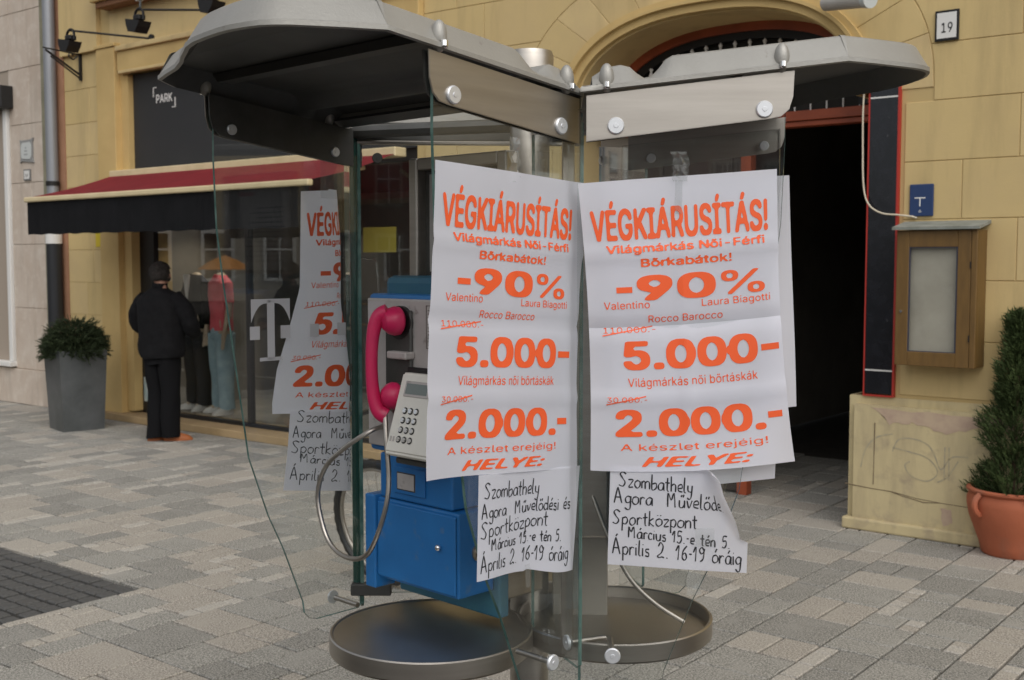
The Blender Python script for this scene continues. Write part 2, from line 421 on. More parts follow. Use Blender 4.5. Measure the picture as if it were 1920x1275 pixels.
cand = []
for (i0, i1, j0, j1, small) in stones:
    x0, x1 = X0 + i0 * U, X0 + i1 * U; y0, y1 = Y0 + j0 * U, Y0 + j1 * U
    cx, cy = (x0 + x1) / 2, (y0 + y1) / 2
    inside = -2.2 < cx < 0
    if inside and y1 > 2.6: continue
    if not inside and y0 > -.03: continue
    if not inside and y1 > 0: y1 = 0
    if y1 - y0 < .04: continue
    if x0 < ac and y0 < yc:      # cut the stones that meet the dark sett field
        rest = []
        if x1 > ac + .03: rest.append((ac, x1, y0, y1))
        if y1 > yc + .03: rest.append((x0, min(x1, ac), max(yc, y0), y1))
        for q in rest:
            p = MF @ Vector(((q[0] + q[1]) / 2, (q[2] + q[3]) / 2, 0)); cand.append((False, 3 + math.hypot(p.x, p.y), q, rng.choice((0, 1, 2))))
        continue
    p = MF @ Vector((cx, cy, 0))
    if p.y < 3.2 or abs(p.x) > p.y * .52 + .9: continue
    d = math.hypot(p.x, p.y)
    vis = abs(p.x) < p.y * .452 + .1 and p.y > 4.35
    if small: mi = rng.choice((2, 4, 4, 3))
    else: mi = rng.choice((0, 0, 0, 1, 1, 2, 3, 0, 1, 3))
    area = (x1 - x0) * (y1 - y0)
    cand.append((not vis, d / math.sqrt(max(area, .005)) * .3, (x0, x1, y0, y1), mi))
cand.sort(key=lambda t: (t[0], t[1]))
stuff = BM()
npv = 0
for hid, d, q, mi in cand:
    zt = rng.uniform(-.0015, .0012)
    if npv < 300 and not hid:
        bm = stone_bm(BM(), *q, zt); obj('paving_stone', bm, PM[mi], ground, MF); npv += 1
    else: stone_bm(stuff, *q, zt, mi=mi)
obj('paving_stones', stuff, PM, ground, MF, kind='stuff')
# far paving sheet outside the detailed fan
# dark setts
m_sett = mat('dark_sett', (.095, .094, .09), .8, 0, col2=(.06, .06, .058), scale=90, col3=(.075, .072, .068), scale3=8, bump=.002, bscale=60)
for i in range(17):
    for j in range(15):
        x1 = ac - i * .104; x0 = x1 - .104; y1 = yc - j * .104; y0 = y1 - .104
        p = MF @ Vector(((x0 + x1) / 2, (y0 + y1) / 2, 0))
        if p.y < 4 or abs(p.x) > p.y * .50 + .2: continue
        obj('sett', stone_bm(BM(), x0, x1, y0, y1, rng.uniform(-.007, -.001), gap=.010, bev=.007), m_sett, ground, MF)

# ------------------------------------------------------------------ yellow building
yb = root('yellow_building', 'yellow rendered building with an arched doorway and a shop front, numbered 19', 'building', T(OX, OY, 0))
def fb(name, m, *a, bev=0, parent=yb, **k): return obj(name, B1(*a, bev=bev), m, parent, MF, **k)
# arch curve (outer moulding), superellipse
AC, AZ = -1.1, 2.75
def arch_x(z, rx, rz):   # half width at height z
    t = (z - AZ) / rz
    return 0 if t >= 1 else (rx if t <= 0 else rx * (1 - t ** 2.4) ** (1 / 2.4))
def arch_pts(rx, rz, n=40):
    out = []
    for i in range(n + 1):
        th = math.pi * i / n; c, s_ = math.cos(th), math.sin(th)
        out.append((AC + rx * math.copysign(abs(c) ** (2 / 2.4), c), AZ + rz * abs(s_) ** (2 / 2.4)))
    return out      # right -> left
WT = 9.0  # wall top
# solid wall behind the blocks, split in rectangles round the openings
y_in = .9
sh0, sh1, shz = -8.03, -3.78, 3.90
dm = m_joint
wall_bm = BM()
def wb(a0, a1, z0, z1, y0=.007, y1=y_in): box(wall_bm, a0, a1, y0, y1, z0, z1)
wb(-9.16, sh0, 0, WT); wb(sh0, sh1, shz, WT); wb(sh1, AC - 1.2, 0, WT); wb(AC + 1.19, 16, 0, WT)
wb(AC - 1.2, AC + 1.19, 3.95, WT)
# spandrels round the arch
ap = arch_pts(1.19, .76)
for a, b in zip(ap, ap[1:]):
    if abs(a[0] - b[0]) < 1e-4: continue
    pts = [(a[0], a[1]), (a[0], 3.95), (b[0], 3.95), (b[0], b[1])]
    prism(wall_bm, pts, .007, y_in)
obj('wall', wall_bm, dm, yb, MF)
# rendered blocks
ring_rx, ring_rz = 1.58, 1.08
CH = .36
zc = [.87 + .0, 1.22, 1.585, 1.955, 2.307, 2.67, 3.01, 3.37, 3.73, 4.09, 4.45, 4.81, 5.17, 5.53]
GP = .0022
def block(pts, m):
    bm = BM(); prism(bm, pts, 0, .02, axis='y')
    fs = [f for f in bm.faces if all(v.co.y < .001 for v in f.verts)]
    ed = [e for e in fs[0].edges]
    bmesh.ops.bevel(bm, geom=ed, offset=.0025, segments=1, affect='EDGES')
    obj('render_block', bm, m, yb, MF)
def rect_row(a0, a1, z0, z1, joints):
    xs = [a0] + [j for j in joints if a0 + .08 < j < a1 - .08] + [a1]
    for p, q in zip(xs, xs[1:]):
        block([(p + GP, z0 + GP), (q - GP, z0 + GP), (q - GP, z1 - GP), (p + GP, z1 - GP)], rng.choice((m_yellow, m_yellow, m_yellow2)))
rr = AC + ring_rx; rl = AC - ring_rx
def ringx(z):
    t = (z - AZ) / ring_rz
    return ring_rx if t <= 0 else (0 if t >= 1 else ring_rx * (1 - t ** 2.4) ** (1 / 2.4))
for k, (z0, z1) in enumerate(zip(zc, zc[1:])):
    off = .0 if k % 2 else .32
    # right wall
    jr = [.66 + off + .66 * i for i in range(-3, 7)]
    if z1 <= 2.75: rect_row(.31, 4.5, z0, z1, jr)
    elif z1 < 3.8:
        zs = [z0 + GP + (z1 - z0 - 2 * GP) * i / 6 for i in range(7)]
        a1 = [j for j in jr if j > AC + ringx(z0) + .2][0]
        block([(a1 - GP, z0 + GP)] + [(a1 - GP, z1 - GP)] + [(AC + ringx(z) + GP, z) for z in zs[::-1]], m_yellow)
        rect_row(a1, 4.5, z0, z1, jr)
    else: rect_row(AC if k % 2 else AC + .3, 4.5, z0, z1, jr)
    # middle wall
    jm = [-3.05 - off * .9 + .62 * i for i in range(-1, 4)]
    if z1 <= 2.75: rect_row(-3.69, AC - 1.28, z0, z1, jm)
    elif z1 < 3.8:
        zs = [z0 + GP + (z1 - z0 - 2 * GP) * i / 6 for i in range(7)]
        a0 = [j for j in [-3.69] + jm if j < AC - ringx(z0) - .15][-1]
        block([(a0 + GP, z0 + GP)] + [(AC - ringx(z) - GP, z) for z in zs] + [(a0 + GP, z1 - GP)], m_yellow)
        rect_row(-3.69, a0, z0, z1, jm)
    else: rect_row(-3.69, AC if k % 2 else AC + .3, z0, z1, jm)
# left pier
for z0, z1 in zip([.12, .5, .76, 1.106, 1.467, 1.827, 2.18, 2.52, 2.866, 3.221, 3.591, 3.96, 4.32, 4.68], [.5, .76, 1.106, 1.467, 1.827, 2.18, 2.52, 2.866, 3.221, 3.591, 3.96, 4.32, 4.68, 5.04]):
    rect_row(-9.16, -8.42, z0, z1, [-8.79 if int(z0 * 10) % 2 else -8.66])
# voussoirs
ip = arch_pts(1.20, .77, 13); op = []
for i in range(14):
    th = math.pi * i / 13; c, s_ = math.cos(th), math.sin(th)
    op.append((AC + ring_rx * math.copysign(abs(c) ** (2 / 2.4), c), AZ + ring_rz * abs(s_) ** (2 / 2.4)))
for i in range(13):
    a, b, c, d = Vector(ip[i]), Vector(ip[i + 1]), Vector(op[i + 1]), Vector(op[i])
    ce = (a + b + c + d) / 4
    # follow the curve a little
    th = math.pi * (i + .5) / 13
    mi_ = Vector((AC + 1.20 * math.copysign(abs(math.cos(th)) ** (2 / 2.4), math.cos(th)), AZ + .77 * math.sin(th) ** (2 / 2.4)))
    mo = Vector((AC + ring_rx * math.copysign(abs(math.cos(th)) ** (2 / 2.4), math.cos(th)), AZ + ring_rz * math.sin(th) ** (2 / 2.4)))
    pts = [a, mi_, b, c, mo, d]
    if min(p.x for p in pts) < -3.6: pass
    pts = [tuple(p + (ce - p).normalized() * .003) for p in pts]
    block(pts, rng.choice((m_yellow, m_yellow2)))
# left of ring between springing and jamb (plain strip down to plinth)
fb('jamb_strip', m_yellow, AC - 1.275, AC - 1.20, 0, .012, .87, 2.75)
# arch moulding
def arch_band(name, rx0, rz0, rx1, rz1, y0, y1, m, zlow=None):
    bm = BM(); A = arch_pts(rx0, rz0); Bq = arch_pts(rx1, rz1)
    if zlow is not None:
        A = [(A[0][0], zlow)] + A + [(A[-1][0], zlow)]; Bq = [(Bq[0][0], zlow)] + Bq + [(Bq[-1][0], zlow)]
    n = len(A); rows = []
    for y in (y0, y1): rows.append(([bm.verts.new((p[0], y, p[1])) for p in A], [bm.verts.new((p[0], y, p[1])) for p in Bq]))
    for i in range(n - 1):
        bm.faces.new((rows[0][0][i], rows[0][0][i + 1], rows[0][1][i + 1], rows[0][1][i]))
        bm.faces.new((rows[1][0][i], rows[1][1][i], rows[1][1][i + 1], rows[1][0][i + 1]))
        bm.faces.new((rows[0][0][i], rows[1][0][i], rows[1][0][i + 1], rows[0][0][i + 1]))
        bm.faces.new((rows[0][1][i], rows[0][1][i + 1], rows[1][1][i + 1], rows[1][1][i]))
    bm.faces.new((rows[0][0][0], rows[0][1][0], rows[1][1][0], rows[1][0][0])); bm.faces.new((rows[0][0][-1], rows[1][0][-1], rows[1][1][-1], rows[0][1][-1]))
    bmesh.ops.recalc_face_normals(bm, faces=bm.faces[:])
    return obj(name, bm, m, yb, MF, smooth=True)
arch_band('arch_moulding', 1.21, .775, 1.165, .735, -.035, .02, m_mould)
arch_band('arch_moulding', 1.168, .738, 1.145, .715, -.055, .02, m_mould)
arch_band('arch_moulding', 1.148, .718, 1.09, .66, -.02, .05, m_mould)
arch_band('arch_soffit', 1.10, .67, 1.075, .645, .03, .55, m_yellow)
# timber arch frame with fanlight inside the reveal
arch_band('arch_frame', 1.08, .65, 1.00, .585, .44, .52, m_redwood)
arch_band('arch_frame', 1.00, .59, .93, .53, .46, .52, m_iron)
fb('transom', m_redwood, AC - 1.08, AC + 1.08, .43, .53, 2.63, 2.665, bev=.004)
fb('transom', m_redwood, AC - 1.08, AC + 1.08, .41, .53, 2.668, 2.735, bev=.004)
fb('door_post', m_redwood, -1.03, -.95, .45, .53, 0, 2.629, bev=.004)
fb('fanlight_pane', m_dark, AC - 1.05, AC + 1.05, .53, .54, 2.74, 3.38)
# ornamental spindles of the fanlight grille
for i in range(17):
    a = AC - .93 + i * .1165
    zt = AZ + (arch_pts(1.0, .59)[0][1] - AZ) + .53 * (max(0, 1 - abs((a - AC) / .98) ** 2.4)) ** (1 / 2.4)
    bm = BM(); lathe(bm, [(.006, 2.74), (.006, zt - .16), (.022, zt - .13), (.009, zt - .10), (.020, zt - .07), (.008, zt - .04), (.016, zt - .02), (.004, zt)], 8, (a, .47, 0))
    obj('fanlight_spindle', bm, m_white, yb, MF)
# door leaf, closed left half
m_dw = mat('dark_door_wood', (.035, .022, .015), .5, 0, col2=(.025, .016, .012), scale=5)
dl = fb('door', m_dw, -2.17, -1.035, .47, .52, .02, 2.625, bev=.003)
for z0, z1 in ((.15, .75), (.95, 1.7), (1.85, 2.5)):
    for a0_, a1_ in ((-2.07, -1.68), (-1.57, -1.10)): obj('door_panel', B1(a0_, a1_, .455, .47, z0, z1, bev=.006), m_redwood if z0 < .2 else m_dw, dl, MF)
# passage behind
bm = BM()
box(bm, -2.3, -2.2, .55, 6.5, 0, 3.6); box(bm, .1, .2, .92, 6.5, 0, 3.6); box(bm, -2.3, .2, 6.5, 6.6, 0, 3.6); box(bm, -2.3, .2, .55, 6.6, 3.6, 3.7)
obj('passage_wall', bm, m_dark2, yb, MF)
fb('passage_skirting', m_dark, .088, .10, .95, 6.5, 0, 1.15)
# marble pilaster right of the door with red trims and white joints
fb('marble_cladding', m_marble, .098, .272, -.02, .01, .87, 1.012)
fb('marble_cladding', m_marble, .098, .272, -.02, .01, 1.022, 2.708)
fb('marble_cladding', m_marble, .098, .272, -.02, .01, 2.718, 2.98)
fb('marble_joint', m_white, .098, .272, -.0215, .01, 1.012, 1.022); fb('marble_joint', m_white, .098, .272, -.0215, .01, 2.708, 2.718)
fb('red_trim', m_red, .088, .097, -.024, .012, .862, 2.98); fb('red_trim', m_red, .273, .286, -.024, .012, .862, 2.98); fb('red_trim', m_red, .088, .286, -.028, .012, .852, .863)
fb('jamb_inner', m_redwood, .088, .10, .013, .30, .87, 2.9)
# plinth
bm = B1(.0, 4.6, -.06, .03, .02, .85); 
bmesh.ops.bevel(bm, geom=[e for e in bm.edges if all(v.co.y < 0 for v in e.verts) and (all(v.co.z > .8 for v in e.verts) or all(v.co.x < .01 for v in e.verts))], offset=.05, segments=4, affect='EDGES')
for v in bm.verts: v.co += Vector((0, 0, 0))
obj('plinth', bm, m_plinth, yb, MF, smooth=True)
fb('plinth_foot', m_plinth, -.012, 4.6, -.085, .0, 0, .075, bev=.012)
fb('plinth_reveal', m_plinth, .0, .012, .03, .6, 0, .85)
# missing plaster along the top of the plinth: ragged patch
def ragged(pts, y, th, m, name, seed=1, amp=.012, n=8):
    rr_ = random.Random(seed); out = []
    for i in range(len(pts)):
        a, b = Vector(pts[i]), Vector(pts[(i + 1) % len(pts)])
        for k in range(n): 
            p = a.lerp(b, k / n); out.append((p.x + rr_.uniform(-amp, amp), p.y + rr_.uniform(-amp, amp)))
    bm = prism(BM(), out, y - th, y); return obj(name, bm, m, yb, MF)
ragged([(.16, .785), (.9, .775), (1.5, .77), (1.5, .66), (.85, .715), (.62, .66), (.42, .71), (.28, .69), (.24, .735)], -.0605, .0015, m_chip, 'plaster_loss', 3, .008, 6)
ragged([(.60, .20), (.66, .20), (.68, .12), (.62, .10)], -.0605, .0015, m_chip, 'plaster_loss', 5, .006, 4)
# cracks and joints on the plinth
for P in ([(.185, .69), (.184, .45), (.182, .30)], [(.0, .285), (.18, .272), (.3, .268), (.45, .245), (.6, .235), (.9, .225)], [(.3, .268), (.36, .25), (.5, .225), (.6, .235)]):
    obj('crack', tube(BM(), [(x, -.0605, z) for x, z in P], [.004, .0022, .003, .002, .002, .002][:len(P)], 5), mat('crack_dark', (.16, .12, .07), .9), yb, MF)
# faded grey tag sprayed on the plinth (loops)
m_tag = mat('faded_grey_spray', (.36, .32, .23), .9, 0, col2=(.46, .39, .24), scale=25)
for P in ([(.10, .40), (.13, .52), (.20, .60), (.30, .63)], [(.30, .52), (.34, .60), (.44, .61), (.52, .58), (.56, .52), (.60, .44), (.66, .52), (.76, .53)],
          [(.30, .545), (.40, .53), (.52, .50), (.58, .42), (.52, .36), (.42, .38), (.38, .44), (.41, .47)], [(.58, .36), (.64, .40), (.70, .50)], [(.62, .58), (.62, .38)], [(.645, .58), (.648, .38)]):
    pp = crom([(x, -.0612, z) for x, z in P], 6)
    bm = BM(); L = []
    for i, p in enumerate(pp):
        t = (pp[min(i + 1, len(pp) - 1)] - pp[max(i - 1, 0)]).normalized(); nn = Vector((t.z, 0, -t.x)) * .0045
        L.append((bm.verts.new(p - nn), bm.verts.new(p + nn)))
    for a, b in zip(L, L[1:]): bm.faces.new((a[0], b[0], b[1], a[1]))
    obj('spray_line', bm, m_tag, yb, MF)
# ---- shop front: pilaster, lintel, upper recess
fb('pilaster', m_mould, -8.41, -8.07, -.07, .01, 0, 3.96, bev=.006); fb('pilaster_cap', m_mould, -8.42, -8.05, -.085, .01, 3.962, 4.0, bev=.006)
fb('opening_reveal', m_mould, -8.07, -7.93, .0, .5, .1, 3.66)
fb('lintel', m_mould, -8.03, -3.70, -.06, .3, 3.70, 3.90, bev=.008); fb('lintel_moulding', m_yellow2, -8.03, -3.70, -.09, .0, 3.90, 3.955, bev=.01); fb('lintel_moulding', m_yellow2, -8.00, -3.72, -.075, .0, 3.665, 3.70, bev=.008)
fb('recess_wall', m_yellow2, -8.25, -3.72, .0, .012, 3.955, 4.55); fb('upper_pilaster', m_yellow, -9.16, -8.42, -.05, .0, 3.97, 6.2)
fb('cornice', m_mould, -8.3, -3.75, -.20, .0, 4.42, 4.50, bev=.01); fb('cornice', m_redwood if False else mat('brown_soffit', (.20, .09, .04), .7), -8.25, -3.8, -.16, .0, 4.36, 4.42, bev=.008); fb('cornice', m_mould, -8.35, -3.7, -.26, .0, 4.50, 4.62, bev=.02)
fb('pier', m_yellow, -3.70, -3.692, -.0, .6, .1, 3.66)
sb = fb('sign_board', m_sign, -7.925, -3.79, .06, .10, 2.66, 3.665)
# PARK lettering with corner brackets
def flat_text(s, a0, a1, z0, z1, y, m, parent, name='lettering', bold=0., frame=MF, shear=0., sx=1):
    bm = text_bm(s, bold, shear)
    for v in bm.verts:
        X, Yy = v.co.x, v.co.y; v.co = Vector((a0 + (a1 - a0) * X, y, z0 + (z1 - z0) * Yy))
    return obj(name, bm, m, parent, frame)
flat_text('PARK', -7.515, -7.235, 3.335, 3.455, .055, m_white, sb, bold=.02)
for q in ((-7.565, -7.555, 3.40, 3.50), (-7.565, -7.51, 3.49, 3.50), (-7.195, -7.185, 3.27, 3.37), (-7.24, -7.185, 3.27, 3.28)):
    obj('sign_bracket_mark', B1(q[0], q[1], .052, .06, q[2], q[3]), m_white, sb, MF)
# shop window
fb('window_sill', m_sill, -8.6, -3.72, -.16, .35, .0, .075, bev=.008)
fb('shop_floor', m_dark2, -7.93, -3.78, .35, 3.2, .0, .10)
fb('shop_back_wall', m_dark2, -7.95, -3.78, 3.2, 3.3, .1, 2.66); fb('shop_side_wall', m_dark2, -8.03, -7.93, .5, 3.2, .1, 3.0); fb('shop_side_wall', m_dark2, -3.80, -3.70, .5, 3.2, .1, 3.0); fb('shop_ceiling', m_dark, -8, -3.78, .1, 3.3, 2.56, 2.66)
fr = fb('window_frame', m_black, -7.93, -7.68, .10, .16, .075, 2.6)
fb('window_frame', m_black, -6.17, -6.12, .10, .16, .075, 2.6); fb('window_frame', m_black, -7.66, -3.79, .10, .16, .075, .11); fb('window_frame', m_black, -4.9, -4.85, .1, .16, .11, 2.6)
for a0, a1 in ((-7.66, -6.17), (-6.12, -4.9), (-4.85, -3.8)): fb('window_pane', m_shopglass, a0, a1, .125, .131, .11, 2.6)
fb('window_sticker', mat('pale_blue_sticker', (.35, .52, .55), .5, 0, col2=(.6, .65, .65), scale=18), -7.90, -7.71, .094, .10, .20, .46)
fb('window_sticker', mat('yellow_notice', (.28, .24, .03), .6), -4.55, -4.15, .118, .125, 1.78, 2.0)
fb('wall_notice', mat('yellow_wall_notice', (.62, .47, .03), .6), -8.60, -8.47, -.006, 0, 1.86, 2.10)
# red lantern-like band at right side of the shop glass: lamp boxes inside
# ---- small things fixed on the building
def thing_f(name, bm, m, label, cat, **k): return obj(name, bm, m, None, MF, label=label, cat=cat, **k)
hn = root('house_number_sign', 'white house number plate 19 with a dark frame high on the yellow wall', 'sign', MF @ T(.55, -.01, 3.02))
obj('sign_frame', B1(.482, .622, -.016, -.001, 3.015, 3.195, bev=.002), m_iron, hn, MF); obj('sign_face', B1(.495, .609, -.020, -.016, 3.030, 3.180), m_white, hn, MF)
flat_text('19', .522, .588, 3.063, 3.145, -.0215, m_black, hn, bold=-.005)
bs = root('blue_utility_sign', 'small dark blue plate with a white T mark above the display case', 'sign', MF @ T(.425, -.01, 1.975))
obj('sign_plate', B1(.352, .498, -.014, -.002, 1.975, 2.17, bev=.005), mat('navy_enamel', (.02, .045, .13), .35), bs, MF)
obj('letter_mark', B1(.385, .45, -.0155, -.0142, 2.083, 2.090), m_white, bs, MF); obj('letter_mark', B1(.414, .421, -.0155, -.0142, 2.035, 2.083), m_white, bs, MF)
flat_text('6', .410, .427, 1.998, 2.022, -.0150, m_white, bs, name='number_mark')
# display case
dc = root('display_case', 'brown wooden wall display case with a glass front and a weathered roof board', 'display case', MF @ T(.58, -.1, 1.07))
D0, D1, DZ0, DZ1 = .345, .815, 1.075, 1.885
obj('case_back', B1(D0, D1, -.03, -.002, DZ0, DZ1), m_wood, dc, MF)
for q in ((D0, D0 + .02, DZ0, DZ1), (D1 - .02, D1, DZ0, DZ1), (D0 + .02, D1 - .02, DZ0, DZ0 + .02), (D0 + .02, D1 - .02, DZ1 - .02, DZ1)): obj('case_side', B1(q[0], q[1], -.16, -.03, q[2], q[3]), m_wood, dc, MF)
bm = BM(); e = .075
for q in ((D0, D0 + e, DZ0, DZ1), (D1 - .035 - e, D1 - .035, DZ0, DZ1)): box(bm, q[0], q[1], -.19, -.162, q[2], q[3], bev=.003)
for q in ((DZ0, DZ0 + .085), (DZ1 - .10, DZ1)): box(bm, D0 + e, D1 - .035 - e, -.189, -.162, q[0], q[1], bev=.003)
df = obj('case_door', bm, m_wood, dc, MF)
obj('case_stile', B1(D1 - .033, D1, -.19, -.162, DZ0, DZ1, bev=.003), m_wood, dc, MF)
obj('door_pane', B1(D0 + e, D1 - .035 - e, -.178, -.174, DZ0 + .085, DZ1 - .10), m_glass, df, MF)
obj('paper_backing', B1(D0 + .03, D1 - .05, -.15, -.145, DZ0 + .04, DZ1 - .05), mat('yellowed_paper', (.46, .42, .35), .8, 0, col2=(.38, .345, .28), scale=5, col3=(.3, .27, .22), scale3=2.2), dc, MF)
bm = BM()
for q in ((D0 + e - .002, D0 + e + .008, DZ0 + .08, DZ1 - .095), (D1 - .035 - e - .008, D1 - .035 - e + .002, DZ0 + .08, DZ1 - .095)): box(bm, q[0], q[1], -.186, -.18, q[2], q[3])
for q in ((DZ0 + .08, DZ0 + .09), (DZ1 - .105, DZ1 - .095)): box(bm, D0 + e + .008, D1 - .043 - e, -.186, -.18, q[0], q[1])
obj('pane_bead', bm, mat('dark_blue_bead', (.03, .035, .06), .5), df, MF)
obj('case_lock', cyl(BM(), (D0 + .035, -.197, 1.40), (D0 + .035, -.188, 1.40), .008, seg=10), m_bright, df, MF)
for z in (1.25, 1.68): obj('hinge', cyl(BM(), (D1 - .034, -.194, z - .02), (D1 - .034, -.194, z + .02), .004, seg=8), m_iron, df, MF)
rf = BM(); prism(rf, [(-.225, 1.888), (-.0, 1.925), (-.0, 1.945), (-.225, 1.905)], D0 - .02, D1 + .02, axis='y')
rf.transform(Matrix(((0, 1, 0, 0), (1, 0, 0, 0), (0, 0, 1, 0), (0, 0, 0, 1))))
bmesh.ops.recalc_face_normals(rf, faces=rf.faces[:])
obj('case_roof', rf, mat('weathered_board', (.17, .18, .15), .9, 0, col2=(.27, .28, .25), scale=8, bump=.002, bscale=25), dc, MF)
# cable
cp = crom([(.06, -.03, 2.78), (.055, -.03, 2.62), (.06, -.035, 2.42), (.075, -.05, 2.18), (.11, -.055, 2.06), (.19, -.05, 2.0), (.30, -.04, 1.985), (.37, -.022, 1.975), (.40, -.012, 1.965)], 8)
obj('cable', tube(BM(), cp, .0055, 8), mat('cream_cable', (.62, .55, .42), .5), None, MF, smooth=True, label='cream cable sagging across the black marble to the blue plate', cat='cable')
# vent pipe above the arch
vp = root('vent_pipe', 'pale cylindrical pipe end projecting above the arch', 'pipe', MF @ T(.0, -.2, 3.30))
obj('pipe_body', cyl(BM(), (-.16, -.12, 3.315), (.17, -.30, 3.262), .05, seg=28), mat('pale_grey_pipe', (.52, .50, .47), .45, 0, col2=(.44, .42, .39), scale=4), vp, MF, smooth=True)
obj('pipe_rim', cyl(BM(), (.165, -.298, 3.262), (.20, -.317, 3.256), .054, seg=28), mat('pale_blue_grey', (.56, .60, .60), .4), vp, MF, smooth=True)
# spot lamps on long arms
def spot(P0, P1, label, tilt=0):
    """P0 lamp end (a,y,z), P1 wall end"""
    r = root('spot_lamp', label, 'lamp', MF @ T(*P1), group='spot lamps on long arms over the shop sign')
    obj('lamp_arm', tube(BM(), [P0, P1], .011, 8), m_iron, r, MF); obj('wall_plate', cyl(BM(), (P1[0], -.0, P1[2]), (P1[0], -.02, P1[2]), .045, seg=12), m_iron, r, MF)
    a, y, z = P0
    bm = BM(); prism(bm, [(-.115, -.10), (.115, -.10), (.095, -.155), (.055, -.215), (-.055, -.215), (-.095, -.155)], -.07, .07)
    bm.transform(Matrix.Translation((a, y, z)) @ Matrix.Rotation(R_(10), 4, 'Y'))
    obj('lamp_head', bm, m_iron, r, MF)
    bm = BM(); tube(bm, crom([(a - .07, y, z - .10), (a - .06, y, z - .02), (a, y, z + .01), (a + .06, y, z - .02), (a + .07, y, z - .10)], 5), .014, 6)
    obj('lamp_yoke', bm, m_iron, r, MF)
    bm = BM(); box(bm, a - .05, a + .05, y - .04, y + .04, z - .10, z - .05, bev=.01); obj('lamp_box', bm, m_iron, r, MF)
    return r
spot((-8.17, -.5, 4.07), (-7.48, -.0, 3.98), 'black spot lamp on the lowest and leftmost arm above the shop sign')
spot((-6.88, -.55, 4.10), (-5.85, -.0, 4.05), 'black spot lamp hanging below the small white camera')
spot((-5.75, -.55, 4.13), (-4.75, -.0, 4.08), 'black spot lamp cut by the top of the picture above the grey canopy')
cm = root('security_camera', 'small white security camera on the arm above the shop sign', 'camera', MF @ T(-6.80, -.55, 4.15))
obj('camera_body', (lambda b: (b.transform(Matrix.Translation((-6.82, -.55, 4.235)) @ Matrix.Rotation(R_(-20), 4, 'Y')), b)[1])(B1(-.085, .085, -.035, .035, -.035, .035, bev=.01)), m_white, cm, MF)
obj('camera_bracket', tube(BM(), [(-6.86, -.55, 4.12), (-6.85, -.55, 4.2)], .012, 6), m_zinc, cm, MF)
# wrought iron bracket
ib = root('iron_bracket', 'triangular wrought iron bracket on the pier left of the shop sign', 'bracket', MF @ T(-8.86, -.05, 3.75))
ia, iz0, iz1 = -8.80, 3.68, 4.02
obj('bracket_bar', B1(ia - .012, ia + .012, -.03, -.0, iz0, iz1), m_iron, ib, MF)
obj('bracket_stay', tube(BM(), [(ia, -.02, iz0 + .06), (ia, -.42, iz1 - .06)], .012, 6), m_iron, ib, MF)
obj('bracket_stay', tube(BM(), [(ia, -.02, iz0 + .02), (ia, -.36, iz1 - .12)], .009, 6), m_iron, ib, MF)
obj('bracket_stay', tube(BM(), [(ia, -.02, iz1 - .06), (ia, -.45, iz1 - .04)], .008, 6), m_iron, ib, MF)
obj('bracket_scroll', tube(BM(), crom([(ia, -.05, iz1 - .08), (ia, -.10, iz1 - .12), (ia, -.15, iz1 - .09), (ia, -.13, iz1 - .05), (ia, -.10, iz1 - .08)], 6), .008, 6), m_iron, ib, MF)
# awning
aw = root('shop_awning', 'red shop awning with a cream front bar and a deep black valance', 'awning', MF @ T(-6, -.1, 2.5))
AL, AR = -8.10, -3.9
obj('awning_cassette', B1(AL, AR, -.14, -.0, 2.575, 2.655, bev=.01), m_bar, aw, MF)
NF = 1.07
bm = BM(); N = 14; rows = []
for i in range(N + 1):
    a = AL + .01 + (AR - AL - .02) * i / N; row = []
    for j in range(7):
        t = j / 6; row.append(bm.verts.new((a, -.12 - (NF - .14) * t, 2.60 - (2.60 - 2.335) * t - .018 * math.sin(math.pi * t) + .004 * math.sin(i * 2.1) * math.sin(math.pi * t))))
    rows.append(row)
for p, q in zip(rows, rows[1:]):
    for j in range(6): bm.faces.new((p[j], p[j + 1], q[j + 1], q[j]))
bmesh.ops.solidify(bm, geom=bm.faces[:], thickness=.004)
obj('awning_fabric', bm, m_awn, aw, MF, smooth=True)
obj('awning_front_bar', B1(AL, AR, -NF - .03, -NF + .03, 2.285, 2.335, bev=.012), m_bar, aw, MF)
bm = BM(); pr = None; NV = 90
for i in range(NV + 1):
    a = AL + .02 + (AR - AL - .04) * i / NV; ws = .012 * math.sin(i * .55) + .006 * math.sin(i * 1.7)
    c = (bm.verts.new((a, -NF, 2.287)), bm.verts.new((a, -NF + ws * .5, 2.13)), bm.verts.new((a, -NF + ws, 1.965 + .004 * math.sin(i * .9))))
    if pr:
        bm.faces.new((pr[0], pr[1], c[1], c[0])); bm.faces.new((pr[1], pr[2], c[2], c[1]))
    pr = c
bmesh.ops.solidify(bm, geom=bm.faces[:], thickness=.003)
obj('awning_valance', bm, m_val, aw, MF, smooth=True)
for a in (AL + .4, AR - .4):
    obj('awning_arm', tube(BM(), [(a, -.1, 2.5), (a + .25 * (1 if a < -6 else -1), -.6, 2.42), (a, -NF, 2.31)], .018, 8), m_bar, aw, MF)

